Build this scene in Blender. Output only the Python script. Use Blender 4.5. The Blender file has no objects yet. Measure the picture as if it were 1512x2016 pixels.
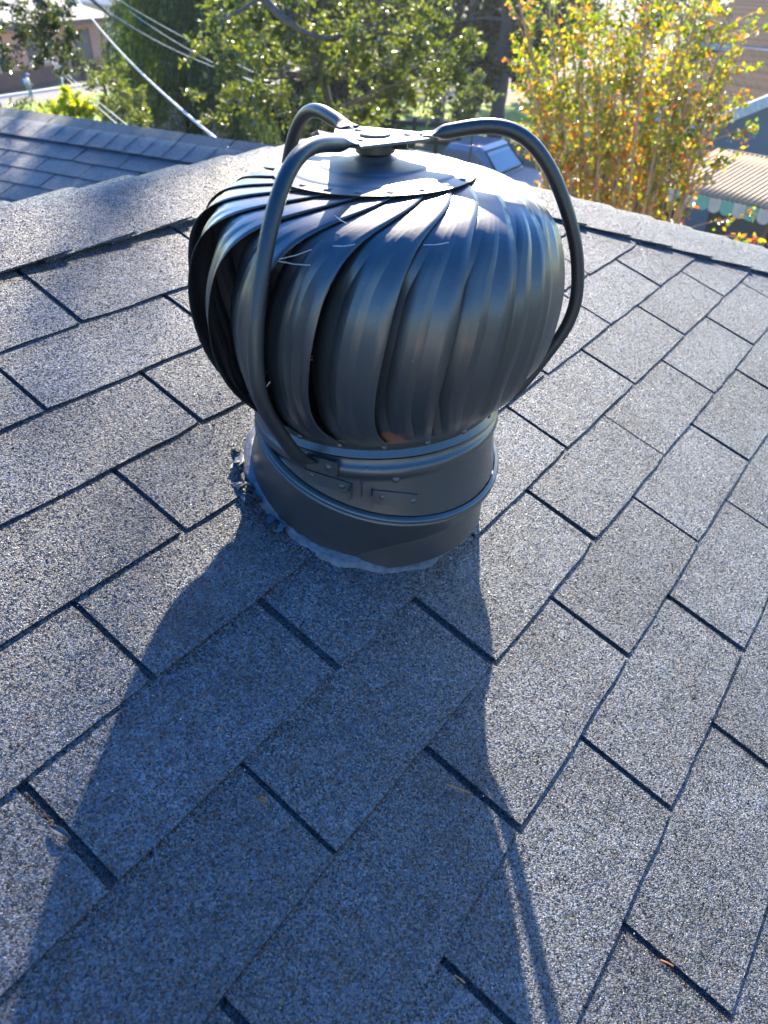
import bpy, bmesh, math, random
import numpy as np
from mathutils import Vector, Matrix

# ------------------------------------------------------------------ camera, sky, sun, exposure
scene = bpy.context.scene
COL = scene.collection
H = 5.6                                   # camera height above the ground
PITCH, ROLL = math.radians(36.36), math.radians(-1.98)
cam_d = bpy.data.cameras.new('camera')
cam_d.sensor_fit = 'VERTICAL'
cam_d.sensor_height = 36.0
cam_d.lens = 36.0 * 1468.1 / 2016.0
cam_d.clip_start, cam_d.clip_end = 0.02, 3000
cam_d.dof.use_dof = True
cam_d.dof.focus_distance = 0.98
cam_d.dof.aperture_fstop = 7.0
cam = bpy.data.objects.new('camera', cam_d)
COL.objects.link(cam)
FWD = Vector((0, math.cos(PITCH), -math.sin(PITCH)))
UP0 = Vector((0, math.sin(PITCH), math.cos(PITCH)))
EX = Vector((1, 0, 0))
RV = math.cos(ROLL) * EX - math.sin(ROLL) * UP0
UV = math.sin(ROLL) * EX + math.cos(ROLL) * UP0
cam.matrix_world = Matrix(((RV.x, UV.x, -FWD.x, 0), (RV.y, UV.y, -FWD.y, 0), (RV.z, UV.z, -FWD.z, H), (0, 0, 0, 1)))
scene.camera = cam

SUN_AZ, SUN_EL = math.radians(3.5), math.radians(32.0)
world = bpy.data.worlds.new('World')
scene.world = world
world.use_nodes = True
wn = world.node_tree
sky = wn.nodes.new('ShaderNodeTexSky')
sky.sky_type = 'NISHITA'
sky.sun_disc = False
sky.sun_elevation = SUN_EL
sky.sun_rotation = SUN_AZ
sky.air_density = 1.3
sky.dust_density = 0.4
sky.ozone_density = 2.5
bg = wn.nodes['Background']
bg.inputs['Strength'].default_value = 0.145
hs_ = wn.nodes.new('ShaderNodeHueSaturation')
hs_.inputs['Saturation'].default_value = 1.5
hs_.inputs['Hue'].default_value = 0.516
wn.links.new(sky.outputs[0], hs_.inputs['Color'])
wn.links.new(hs_.outputs[0], bg.inputs['Color'])

SDIR = Vector((math.sin(SUN_AZ) * math.cos(SUN_EL), math.cos(SUN_AZ) * math.cos(SUN_EL), math.sin(SUN_EL)))
sun_d = bpy.data.lights.new('sun', 'SUN')
sun_d.energy = 5.0
sun_d.angle = math.radians(0.53)
sun_d.color = (1.0, 0.87, 0.67)
sun = bpy.data.objects.new('sun', sun_d)
COL.objects.link(sun)
sun.location = SDIR * 50
sun.rotation_euler = (-SDIR).to_track_quat('-Z', 'Y').to_euler()

vs = scene.view_settings
scene.display_settings.display_device = 'sRGB'
vs.view_transform = 'Standard'
vs.look = 'None'
vs.exposure = 1.92
vs.gamma = 1.0
vs.use_curve_mapping = False
scene.cycles.max_bounces = 8
scene.cycles.transparent_max_bounces = 8
scene.cycles.sample_clamp_indirect = 6.0

# ------------------------------------------------------------------ helpers
rng = random.Random(7)
nrg = np.random.default_rng(11)
WM = {}
I4 = Matrix.Identity(4)


def ray(px, py):
    a, b = (px - 756) / 1468.1, -(py - 1008) / 1468.1
    return FWD + RV * a + UV * b


def at_z(px, py, z):
    r = ray(px, py)
    return Vector((0, 0, H)) + r * ((z - H) / r.z)


def at_d(px, py, dist):
    r = ray(px, py)
    return Vector((0, 0, H)) + r * (dist / math.hypot(r.x, r.y))


def link(o, parent=None, world=I4):
    COL.objects.link(o)
    if parent is not None:
        o.parent = parent
        o.matrix_parent_inverse = WM[parent.name].inverted()
    o.matrix_basis = world
    WM[o.name] = world.copy()
    return o


def empty(name, loc):
    o = bpy.data.objects.new(name, None)
    o.empty_display_size = 0.1
    return link(o, None, Matrix.Translation(loc))


def tag(o, label, cat, group=None):
    o['label'] = label
    o['category'] = cat
    if group:
        o['group'] = group
    return o


def mesh_obj(name, verts, faces, mat, parent=None, smooth=False, world=I4):
    me = bpy.data.meshes.new(name)
    me.from_pydata([tuple(v) for v in verts], [], [tuple(f) for f in faces])
    me.materials.append(mat)
    if smooth:
        me.polygons.foreach_set('use_smooth', [True] * len(me.polygons))
    me.update()
    return link(bpy.data.objects.new(name, me), parent, world)


def bm_obj(name, bm, mat, parent=None, smooth=False, world=I4):
    me = bpy.data.meshes.new(name)
    bmesh.ops.recalc_face_normals(bm, faces=bm.faces)
    bm.to_mesh(me)
    bm.free()
    me.materials.append(mat)
    if smooth:
        me.polygons.foreach_set('use_smooth', [True] * len(me.polygons))
    return link(bpy.data.objects.new(name, me), parent, world)


def sharp(o, deg=35):
    o.data.set_sharp_from_angle(angle=math.radians(deg))
    return o


def basis(x, y, z, loc):
    return Matrix(((x.x, y.x, z.x, loc.x), (x.y, y.y, z.y, loc.y), (x.z, y.z, z.z, loc.z), (0, 0, 0, 1)))


def tube(pts, radii, seg=8, caps=True, up=None):
    """verts, faces of a tube; radii are floats or (a, b) half axes"""
    pts = [Vector(p) for p in pts]
    V, F = [], []
    prev = None
    for i, p in enumerate(pts):
        t = (pts[min(i + 1, len(pts) - 1)] - pts[max(i - 1, 0)]).normalized()
        if up is not None:
            a = t.cross(up).normalized()
        elif prev is None:
            ref = Vector((0, 0, 1)) if abs(t.z) < 0.9 else Vector((1, 0, 0))
            a = t.cross(ref).normalized()
        else:
            a = (prev - t * prev.dot(t)).normalized()
        prev = a
        b = t.cross(a).normalized()
        r = radii[i] if isinstance(radii, (list, tuple)) and not isinstance(radii[0], (int,)) else radii
        ra, rb = r if isinstance(r, tuple) else (r, r)
        for k in range(seg):
            th = 2 * math.pi * k / seg
            V.append(p + a * (ra * math.cos(th)) + b * (rb * math.sin(th)))
    for i in range(len(pts) - 1):
        for k in range(seg):
            k2 = (k + 1) % seg
            F.append((i * seg + k, i * seg + k2, (i + 1) * seg + k2, (i + 1) * seg + k))
    if caps:
        F.append(tuple(range(seg))[::-1])
        F.append(tuple((len(pts) - 1) * seg + k for k in range(seg)))
    return V, F


def merge(parts):
    V, F = [], []
    for v, f in parts:
        o = len(V)
        V += v
        F += [tuple(i + o for i in q) for q in f]
    return V, F


def box_vf(c, x, y, z):
    """box from centre and three half-axis vectors"""
    V = [c + x * i + y * j + z * k for i in (-1, 1) for j in (-1, 1) for k in (-1, 1)]
    return V, [(0, 1, 3, 2), (4, 6, 7, 5), (0, 4, 5, 1), (2, 3, 7, 6), (0, 2, 6, 4), (1, 5, 7, 3)]


def box(name, c, x, y, z, mat, parent=None, bev=0.0):
    V, F = box_vf(Vector(c), Vector(x), Vector(y), Vector(z))
    bm = bmesh.new()
    vv = [bm.verts.new(v) for v in V]
    for f in F:
        bm.faces.new([vv[i] for i in f])
    if bev > 0:
        bmesh.ops.bevel(bm, geom=list(bm.edges), offset=bev, segments=2, affect='EDGES')
    return bm_obj(name, bm, mat, parent)


# ------------------------------------------------------------------ materials
def new_mat(name):
    m = bpy.data.materials.new(name)
    m.use_nodes = True
    nt = m.node_tree
    return m, nt, nt.nodes, nt.links, nt.nodes['Principled BSDF']


def N(nt, typ, **kw):
    n = nt.nodes.new(typ)
    for k, v in kw.items():
        if k in n.inputs:
            n.inputs[k].default_value = v
        else:
            setattr(n, k, v)
    return n


def ramp(nt, stops):
    r = nt.nodes.new('ShaderNodeValToRGB')
    el = r.color_ramp.elements
    el[0].position, el[0].color = stops[0][0], (*stops[0][1], 1)
    el[1].position, el[1].color = stops[-1][0], (*stops[-1][1], 1)
    for p, c in stops[1:-1]:
        e = el.new(p)
        e.color = (*c, 1)
    return r


def mix(nt, mode, fac, a, b):
    m = nt.nodes.new('ShaderNodeMix')
    m.data_type = 'RGBA'
    m.blend_type = mode
    for sock, v in ((m.inputs[0], fac), (m.inputs[6], a), (m.inputs[7], b)):
        if hasattr(v, 'is_output'):
            nt.links.new(v, sock)
        else:
            sock.default_value = v if isinstance(v, float) else (*v, 1)
    return m.outputs[2]


def mathn(nt, op, a, b=0.0):
    m = nt.nodes.new('ShaderNodeMath')
    m.operation = op
    for i, v in enumerate((a, b)):
        if hasattr(v, 'is_output'):
            nt.links.new(v, m.inputs[i])
        else:
            m.inputs[i].default_value = v
    return m.outputs[0]


FACET = 1.6                                # how far each granule's facet turns from the sheet


def granule_mat(name, scale=580.0, dark=(0.056, 0.063, 0.078), light=(0.15, 0.155, 0.165), bump=1.0):
    m, nt, nodes, L, P = new_mat(name)
    geo = nodes.new('ShaderNodeNewGeometry')
    pos = geo.outputs['Position']
    vor = N(nt, 'ShaderNodeTexVoronoi', Scale=scale)
    L.new(pos, vor.inputs['Vector'])
    sep = nodes.new('ShaderNodeSeparateColor')
    L.new(vor.outputs['Color'], sep.inputs[0])
    big = N(nt, 'ShaderNodeTexNoise', Scale=7.0, Detail=5.0, Roughness=0.65)
    L.new(pos, big.inputs['Vector'])
    mid = N(nt, 'ShaderNodeTexNoise', Scale=60.0, Detail=3.0)
    L.new(pos, mid.inputs['Vector'])
    r1 = ramp(nt, [(0.0, tuple(d * 0.75 for d in dark)), (0.5, tuple(d * 1.35 for d in dark)), (0.92, tuple(d * 1.9 for d in dark)), (1.0, light)])
    L.new(sep.outputs[0], r1.inputs[0])
    r2 = ramp(nt, [(0.30, (0.62, 0.63, 0.66)), (0.70, (1.38, 1.37, 1.35))])
    L.new(big.outputs[0], r2.inputs[0])
    r3 = ramp(nt, [(0.32, (0.75, 0.75, 0.76)), (0.68, (1.22, 1.22, 1.2))])
    L.new(mid.outputs[0], r3.inputs[0])
    c = mix(nt, 'MULTIPLY', 1.0, r1.outputs[0], r2.outputs[0])
    c = mix(nt, 'MULTIPLY', 1.0, c, r3.outputs[0])
    oi = nodes.new('ShaderNodeObjectInfo')
    r4 = ramp(nt, [(0.0, (0.78, 0.79, 0.82)), (1.0, (1.2, 1.19, 1.17))])
    L.new(oi.outputs['Random'], r4.inputs[0])
    c = mix(nt, 'MULTIPLY', 1.0, c, r4.outputs[0])
    L.new(c, P.inputs['Base Color'])
    rr = ramp(nt, [(0.0, (0.22,) * 3), (1.0, (0.72,) * 3)])
    L.new(sep.outputs[1], rr.inputs[0])
    L.new(rr.outputs[0], P.inputs['Roughness'])
    P.inputs['Specular IOR Level'].default_value = 0.6
    fine = N(nt, 'ShaderNodeTexNoise', Scale=scale * 1.7, Detail=2.0)
    L.new(pos, fine.inputs['Vector'])
    inv = mathn(nt, 'MULTIPLY', vor.outputs['Distance'], -1.0)
    hh = mathn(nt, 'ADD', inv, mathn(nt, 'MULTIPLY', sep.outputs[2], 0.55))
    vo2 = N(nt, 'ShaderNodeTexVoronoi', Scale=scale * 0.57)
    L.new(pos, vo2.inputs['Vector'])
    sp2 = nodes.new('ShaderNodeSeparateColor')
    L.new(vo2.outputs['Color'], sp2.inputs[0])
    hh = mathn(nt, 'ADD', hh, mathn(nt, 'MULTIPLY', vo2.outputs['Distance'], -0.8))
    hh = mathn(nt, 'ADD', hh, mathn(nt, 'MULTIPLY', fine.outputs[0], 0.45))
    hh = mathn(nt, 'ADD', hh, mathn(nt, 'MULTIPLY', mid.outputs[0], 0.9))
    bp = N(nt, 'ShaderNodeBump', Strength=bump, Distance=0.0035)
    L.new(hh, bp.inputs['Height'])
    vsub = nodes.new('ShaderNodeVectorMath')
    vsub.operation = 'SUBTRACT'
    L.new(vor.outputs['Color'], vsub.inputs[0])
    vsub.inputs[1].default_value = (0.5, 0.5, 0.5)
    vsc = nodes.new('ShaderNodeVectorMath')
    vsc.operation = 'SCALE'
    L.new(vsub.outputs[0], vsc.inputs[0])
    vsc.inputs['Scale'].default_value = FACET
    vad = nodes.new('ShaderNodeVectorMath')
    vad.operation = 'ADD'
    L.new(bp.outputs[0], vad.inputs[0])
    L.new(vsc.outputs[0], vad.inputs[1])
    vno = nodes.new('ShaderNodeVectorMath')
    vno.operation = 'NORMALIZE'
    L.new(vad.outputs[0], vno.inputs[0])
    L.new(vno.outputs[0], P.inputs['Normal'])
    return m


def simple_mat(name, col, rough=0.6, noise=None, metal=0.0, spec=0.5, bump=0.0, coat=0.0):
    """noise = (scale, amount)"""
    m, nt, nodes, L, P = new_mat(name)
    P.inputs['Roughness'].default_value = rough
    P.inputs['Metallic'].default_value = metal
    P.inputs['Specular IOR Level'].default_value = spec
    P.inputs['Coat Weight'].default_value = coat
    if noise:
        geo = nodes.new('ShaderNodeNewGeometry')
        nz = N(nt, 'ShaderNodeTexNoise', Scale=noise[0], Detail=6.0, Roughness=0.65)
        L.new(geo.outputs['Position'], nz.inputs['Vector'])
        a = noise[1]
        r = ramp(nt, [(0.3, tuple(max(0, x * (1 - a)) for x in col)), (0.7, tuple(min(1, x * (1 + a)) for x in col))])
        L.new(nz.outputs[0], r.inputs[0])
        L.new(r.outputs[0], P.inputs['Base Color'])
        if bump:
            bp = N(nt, 'ShaderNodeBump', Strength=0.6, Distance=bump)
            L.new(nz.outputs[0], bp.inputs['Height'])
            L.new(bp.outputs[0], P.inputs['Normal'])
    else:
        P.inputs['Base Color'].default_value = (*col, 1)
    return m


def leaf_mat(name, stops, trans=0.45, gloss=0.18, rough=0.32, drift=0.4, nscale=2.2, low=None):
    m, nt, nodes, L, P = new_mat(name)
    nodes.remove(P)
    out = nodes['Material Output']
    geo = nodes.new('ShaderNodeNewGeometry')
    r = ramp(nt, stops)
    dn = N(nt, 'ShaderNodeTexNoise', Scale=nscale, Detail=3.0)
    L.new(geo.outputs['Position'], dn.inputs['Vector'])
    st = nodes.new('ShaderNodeMapRange')
    st.inputs['From Min'].default_value = 0.3
    st.inputs['From Max'].default_value = 0.7
    L.new(dn.outputs[0], st.inputs['Value'])
    fc_ = mathn(nt, 'ADD', mathn(nt, 'MULTIPLY', geo.outputs['Random Per Island'], 1.0 - drift), mathn(nt, 'MULTIPLY', st.outputs[0], drift))
    if low:
        # older leaves lower down have turned further
        sz = nodes.new('ShaderNodeSeparateXYZ')
        L.new(geo.outputs['Position'], sz.inputs[0])
        mr = nodes.new('ShaderNodeMapRange')
        mr.inputs['From Min'].default_value, mr.inputs['From Max'].default_value = low[0], low[1]
        mr.inputs['To Min'].default_value, mr.inputs['To Max'].default_value = low[2], 0.0
        L.new(sz.outputs[2], mr.inputs['Value'])
        fc_ = mathn(nt, 'ADD', fc_, mr.outputs[0])
    L.new(fc_, r.inputs[0])
    dif = N(nt, 'ShaderNodeBsdfDiffuse')
    L.new(r.outputs[0], dif.inputs[0])
    tr = N(nt, 'ShaderNodeBsdfTranslucent')
    tc = mix(nt, 'MULTIPLY', 1.0, r.outputs[0], (2.0, 1.85, 0.5))
    L.new(tc, tr.inputs[0])
    m1 = nodes.new('ShaderNodeMixShader')
    m1.inputs[0].default_value = trans
    L.new(dif.outputs[0], m1.inputs[1])
    L.new(tr.outputs[0], m1.inputs[2])
    gl = N(nt, 'ShaderNodeBsdfGlossy', Roughness=rough)
    fr = N(nt, 'ShaderNodeFresnel', IOR=1.45)
    m2 = nodes.new('ShaderNodeMixShader')
    L.new(mathn(nt, 'ADD', mathn(nt, 'MULTIPLY', fr.outputs[0], gloss), 0.0), m2.inputs[0])
    L.new(m1.outputs[0], m2.inputs[1])
    L.new(gl.outputs[0], m2.inputs[2])
    L.new(m2.outputs[0], out.inputs['Surface'])
    return m


M = {}
M['granule'] = granule_mat('shingle_granules')
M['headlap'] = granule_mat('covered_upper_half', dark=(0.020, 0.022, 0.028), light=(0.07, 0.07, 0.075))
M['granule_cap'] = granule_mat('cap_granules', scale=560.0)


def deck_mat():
    """asphalt shingles as a pattern, for slopes turned away from the picture"""
    m = granule_mat('deck_granules')
    return m


M['deck'] = deck_mat()


def paint_mat(name, rough=0.48, dust=0.25, coat=0.27, cw=0.85, base=0.6):
    m, nt, nodes, L, P = new_mat(name)
    geo = nodes.new('ShaderNodeNewGeometry')
    pos = geo.outputs['Position']
    nz = N(nt, 'ShaderNodeTexNoise', Scale=9.0, Detail=6.0, Roughness=0.7)
    L.new(pos, nz.inputs['Vector'])
    sp = N(nt, 'ShaderNodeTexNoise', Scale=420.0, Detail=2.0)
    L.new(pos, sp.inputs['Vector'])
    spk = ramp(nt, [(0.66, (0, 0, 0)), (0.80, (1, 1, 1))])
    L.new(sp.outputs[0], spk.inputs[0])
    r = ramp(nt, [(0.3, tuple(x * base for x in (0.026, 0.028, 0.031))), (0.75, tuple(x * base for x in (0.045, 0.047, 0.050)))])
    L.new(nz.outputs[0], r.inputs[0])
    # rust breaking through the paint near the foot of the front vanes
    rp = nodes.new('ShaderNodeVectorMath')
    rp.operation = 'DISTANCE'
    L.new(pos, rp.inputs[0])
    rp.inputs[1].default_value = RUST
    rn = N(nt, 'ShaderNodeTexNoise', Scale=70.0, Detail=5.0)
    L.new(pos, rn.inputs['Vector'])
    rm = mathn(nt, 'SUBTRACT', mathn(nt, 'ADD', mathn(nt, 'MULTIPLY', rn.outputs[0], 0.034), 0.0), rp.outputs['Value'])
    rmm = ramp(nt, [(0.0, (0, 0, 0)), (0.006, (1, 1, 1))])
    L.new(rm, rmm.inputs[0])
    c = mix(nt, 'MIX', rmm.outputs[0], r.outputs[0], (0.16, 0.045, 0.015))
    c = mix(nt, 'MIX', mathn(nt, 'MULTIPLY', spk.outputs[0], dust), c, (0.30, 0.29, 0.27))
    L.new(c, P.inputs['Base Color'])
    rr = ramp(nt, [(0.25, (rough * 0.75,) * 3), (0.8, (rough * 1.6,) * 3)])
    L.new(nz.outputs[0], rr.inputs[0])
    L.new(mix(nt, 'MIX', rmm.outputs[0], rr.outputs[0], (0.8, 0.8, 0.8)), P.inputs['Roughness'])
    P.inputs['Specular IOR Level'].default_value = 0.62
    P.inputs['Coat Weight'].default_value = cw
    P.inputs['Coat IOR'].default_value = 1.55
    P.inputs['Coat Roughness'].default_value = coat
    op = N(nt, 'ShaderNodeTexNoise', Scale=260.0, Detail=3.0)
    L.new(pos, op.inputs['Vector'])
    lo = N(nt, 'ShaderNodeTexNoise', Scale=24.0, Detail=2.0)
    L.new(pos, lo.inputs['Vector'])
    hs = mathn(nt, 'ADD', mathn(nt, 'MULTIPLY', op.outputs[0], 0.10), mathn(nt, 'MULTIPLY', lo.outputs[0], 0.16))
    bp = N(nt, 'ShaderNodeBump', Strength=0.6, Distance=0.0016)
    L.new(hs, bp.inputs['Height'])
    L.new(bp.outputs[0], P.inputs['Normal'])
    return m


# ------------------------------------------------------------------ our own roof: frame of the front slope
AZ, SL = math.radians(34.81), math.radians(18.85)
O = Vector((0.115, 1.0159, H - 0.6103))
E, W = 0.1274, 0.3048
U = Vector((math.sin(AZ), math.cos(AZ), 0))                       # along the courses
DH = Vector((math.cos(AZ), -math.sin(AZ), 0))                     # downhill, level
D = (DH * math.cos(SL) - Vector((0, 0, math.sin(SL)))).normalized()
NN = U.cross(-D)
if NN.z < 0:
    NN = -NN
RIDGE_V = -0.809                                                   # slope distance of the ridge from O
APEX = O + U * 0.65 + D * RIDGE_V
D_BACK = (-DH * math.cos(SL) - Vector((0, 0, math.sin(SL)))).normalized()
D_END = (U * math.cos(SL) - Vector((0, 0, math.sin(SL)))).normalized()
HIP = ((U + DH).normalized() - Vector((0, 0, math.tan(SL) / math.sqrt(2)))).normalized()
HIP2 = ((U - DH).normalized() - Vector((0, 0, math.tan(SL) / math.sqrt(2)))).normalized()
N_BACK = D_BACK.cross(U)
N_BACK = N_BACK if N_BACK.z > 0 else -N_BACK
N_END = D_END.cross(DH)
N_END = N_END if N_END.z > 0 else -N_END

VB = O + U * (-0.1905) + D * (-0.0507)                             # foot of the vent on the slope
VC = VB + NN * 0.075
LEAN = math.radians(1.5)
AX = Vector((-math.sin(LEAN), 0, math.cos(LEAN)))
E1 = Vector((0, 1, 0)).cross(AX).normalized()
E2 = AX.cross(E1)


def vent(r, th, h):
    return VC + AX * h + E1 * (r * math.cos(th)) + E2 * (r * math.sin(th))


RUST = tuple(vent(0.172, math.radians(-82), 0.105))
M['paint'] = paint_mat('black_gloss_paint')
M['paint_top'] = paint_mat('black_dusty_paint', rough=0.55, dust=0.6, coat=0.42, base=1.9)
M['paint_arm'] = paint_mat('black_arm_paint', rough=0.42, dust=0.3, coat=0.4, cw=0.1, base=0.45)

house = empty('shingled_house', (O.x, O.y, 0))
tag(house, 'near house with dark charcoal asphalt shingle hip roof the vent stands on', 'house')

# bare slopes under the shingles (and the slopes that fall away behind)
eave = 3.4
ridge_back = APEX - U * 5.0
low = -NN * 0.004
hipf = APEX + HIP * (eave * math.cos(SL) / (HIP.xy.length / math.sqrt(2)))
hipb = APEX + HIP2 * (eave * math.cos(SL) / (HIP2.xy.length / math.sqrt(2)))
ef = ridge_back + D * eave
eb = ridge_back + D_BACK * eave
front = mesh_obj('front_slope', [APEX + low, ridge_back + low, ef + low, hipf + low], [(0, 1, 2, 3)], M['granule'], house)
mesh_obj('back_slope', [APEX, hipb, eb, ridge_back], [(0, 1, 2, 3)], M['deck'], house)
mesh_obj('end_slope', [APEX, hipf, hipb], [(0, 1, 2)], M['deck'], house)
M['stucco'] = simple_mat('pale_stucco', (0.45, 0.42, 0.36), 0.9, (14, 0.12), bump=0.003)
wl = []
ins = 0.35
for p_, q_ in ((ef, hipf), (hipf, hipb), (hipb, eb), (eb, ef)):
    c_ = (ef + hipf + hipb + eb) / 4
    a_, b_ = [Vector((x.x, x.y, 0)) + (Vector((c_.x, c_.y, 0)) - Vector((x.x, x.y, 0))).normalized() * ins for x in (p_, q_)]
    t_ = min(p_.z, q_.z) + 0.02
    wl.append(([a_, b_, b_ + Vector((0, 0, t_)), a_ + Vector((0, 0, t_))], [(0, 1, 2, 3)]))
mesh_obj('wall', *merge(wl), M['stucco'], house)

# one three-tab shingle tab, a few worn variants sharing mesh data
T = 0.0028
TABL = 2 * E + 0.012


def tab_bm(seed, width=W - 0.0085, length=TABL):
    r = random.Random(seed)
    bm = bmesh.new()
    nx = 7
    b1 = T * length / E                       # bottom height at the butt
    top, bot = [], []
    xs = [(-0.5 + i / nx) * width for i in range(nx + 1)]
    for row, y in enumerate((0.0, length * 0.52, length)):
        tr, br = [], []
        for i, x in enumerate(xs):
            jy = r.uniform(-0.0011, 0.0011) if row == 2 else 0
            jx = r.uniform(-0.0008, 0.0008) if i in (0, nx) and row else 0
            if row == 2 and i in (0, nx):
                jy -= r.uniform(0.0005, 0.003)
            zb = b1 * y / length
            lift = r.uniform(-0.0003, 0.0009) if row == 2 else 0
            br.append(bm.verts.new((x + jx, y + jy, zb + lift * 0.5)))
            tr.append(bm.verts.new((x + jx, y + jy - (0.0006 if row == 2 else 0), zb + T + lift)))
        top.append(tr)
        bot.append(br)
    for a in range(2):
        for i in range(nx):
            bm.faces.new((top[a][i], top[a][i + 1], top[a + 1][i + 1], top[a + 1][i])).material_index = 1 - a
        bm.faces.new((top[a][0], top[a + 1][0], bot[a + 1][0], bot[a][0]))
        bm.faces.new((top[a][nx], bot[a][nx], bot[a + 1][nx], top[a + 1][nx]))
    for i in range(nx):
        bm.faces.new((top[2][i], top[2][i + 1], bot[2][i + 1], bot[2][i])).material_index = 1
    return bm


def tab_mesh(seed):
    bm = tab_bm(seed)
    bmesh.ops.recalc_face_normals(bm, faces=bm.faces)
    me = bpy.data.meshes.new('shingle')
    bm.to_mesh(me)
    bm.free()
    me.materials.append(M['granule'])
    me.materials.append(M['headlap'])
    return me


TABS = [tab_mesh(100 + i) for i in range(10)]


def project(p):
    q = p - Vector((0, 0, H))
    c = q.dot(FWD)
    if c < 0.05:
        return None
    return 756 + 1468.1 * q.dot(RV) / c, 1008 - 1468.1 * q.dot(UV) / c


def in_frame(pts, m=140):
    for p in pts:
        s = project(p)
        if s and -m < s[0] < 1512 + m and -m < s[1] < 2016 + m:
            return True
    return False


def lay_tabs(parent, org, u, d, n, krange, srange, clip=None, par=0, shift=0.0):
    """tabs with their butt at k*E; clip = (point, normal) drops what lies beyond the hip"""
    count = 0
    for k in krange:
        for s in range(*srange):
            if (s + k + par) % 2:
                continue
            c = org + u * ((s * 0.5) * W + shift + rng.uniform(-0.002, 0.002)) + d * (k * E - TABL + rng.uniform(-0.0015, 0.0015))
            corners = [c + u * (i * W / 2) + d * j for i in (-1, 0, 1) for j in (0, TABL / 2, TABL)]
            if not in_frame(corners):
                continue
            rot = Matrix.Rotation(rng.uniform(-0.004, 0.004), 4, 'Z')
            mw = basis(u, d, n, c) @ rot
            if mw.to_3x3().determinant() < 0:
                mw = basis(-u, d, n, c) @ rot
            me = TABS[rng.randrange(len(TABS))]
            if clip:
                side = [(p - clip[0]).dot(clip[1]) for p in corners]
                if min(side) > 0:
                    continue
                if max(side) > 0:
                    bm = tab_bm(rng.randrange(10 ** 6))
                    inv = mw.inverted()
                    bmesh.ops.bisect_plane(bm, geom=list(bm.verts) + list(bm.edges) + list(bm.faces),
                                           plane_co=inv @ clip[0], plane_no=inv.to_3x3() @ clip[1], clear_outer=True)
                    if not bm.faces:
                        bm.free()
                        continue
                    bmesh.ops.recalc_face_normals(bm, faces=bm.faces)
                    me = bpy.data.meshes.new('shingle')
                    bm.to_mesh(me)
                    bm.free()
                    me.materials.append(M['granule'])
                    me.materials.append(M['headlap'])
            link(bpy.data.objects.new('shingle', me), parent, mw)
            count += 1
    return count


hip_in = HIP.cross(NN).normalized()
if hip_in.dot(U) < 0:
    hip_in = -hip_in
# slot centres sit at whole half-tabs, so tab centres are one half-tab off: parity chosen from the photo
n_tabs = lay_tabs(front, O, U, D, NN, range(-4, 11), (-16, 22), (APEX - hip_in * 0.03, hip_in), par=1)


# caps over the ridge and the hip
def cap_piece(name, p, r, a, b, n_a, n_b, length, parent, seed, lift):
    """bent cap centred on p, running along r, with wings a and b"""
    rr = random.Random(seed)
    half = 0.152
    ss = [-half, -0.10, -0.05, -0.026, -0.012, 0.0, 0.012, 0.026, 0.05, 0.10, half]
    tt = [0.0, 0.33, 0.66, 1.0]
    nm = (n_a + n_b).normalized()
    V, F = [], []
    for layer in (1, 0):
        for t in tt:
            z0 = lift[0] + (lift[1] - lift[0]) * t
            for s in ss:
                w = abs(s)
                side, nn_ = (a, n_a) if s >= 0 else (b, n_b)
                rad = 0.03
                drop = Vector((0, 0, 0))
                if w < rad:
                    drop = -nm * (0.0042 * (1 - w / rad) ** 2)
                jit = rr.uniform(-0.0012, 0.0012) if t in (0.0, 1.0) else 0
                js = rr.uniform(-0.0016, 0.0016) if w == half else 0
                # the free edge of a wing settles on the shingles, or stands a little proud
                sag = 0.0 if w < 0.1 else -0.0015
                V.append(p + r * (t * length + jit) + side * (w + js) + nn_ * (z0 + sag + layer * 0.0036) + drop)
    ns, ntt = len(ss), len(tt)
    off = ns * ntt
    for j in range(ntt - 1):
        for i in range(ns - 1):
            q = (j * ns + i, j * ns + i + 1, (j + 1) * ns + i + 1, (j + 1) * ns + i)
            F.append(q)
            F.append(tuple(x + off for x in q)[::-1])
    for j in range(ntt - 1):
        for i in (0, ns - 1):
            F.append((j * ns + i, (j + 1) * ns + i, off + (j + 1) * ns + i, off + j * ns + i))
    for i in range(ns - 1):
        for j in (0, ntt - 1):
            F.append((j * ns + i, j * ns + i + 1, off + j * ns + i + 1, off + j * ns + i))
    bm = bmesh.new()
    vv = [bm.verts.new(v) for v in V]
    for f in F:
        bm.faces.new([vv[i] for i in f])
    o = bm_obj(name, bm, M['granule_cap'], parent, smooth=True)
    return sharp(o, 50)


ridge = mesh_obj('ridge_board', *tube([ridge_back - Vector((0, 0, 0.03)), APEX - Vector((0, 0, 0.03))], 0.012, 4), M['stucco'], house)
CL = 0.175
k = 0
t = 0.02
while t < 2.3:
    p = APEX - U * (t + 0.127)
    cap_piece('ridge_cap', p, U, D, D_BACK, NN, N_BACK, CL, ridge, k, (0.0072, 0.0165))
    t += 0.127
    k += 1
A_H = (-hip_in).normalized()
B_H = HIP.cross(N_END).normalized()
if B_H.dot(U) < 0:
    B_H = -B_H
hip_board = mesh_obj('hip_board', *tube([APEX - Vector((0, 0, 0.03)), hipf - Vector((0, 0, 0.03))], 0.012, 4), M['stucco'], house)
t = -0.05
while t < 2.2:
    cap_piece('hip_cap', APEX + HIP * t, HIP, A_H, B_H, NN, N_END, CL, hip_board, 50 + k, (0.0085, 0.0160))
    t += 0.127
    k += 1

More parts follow.
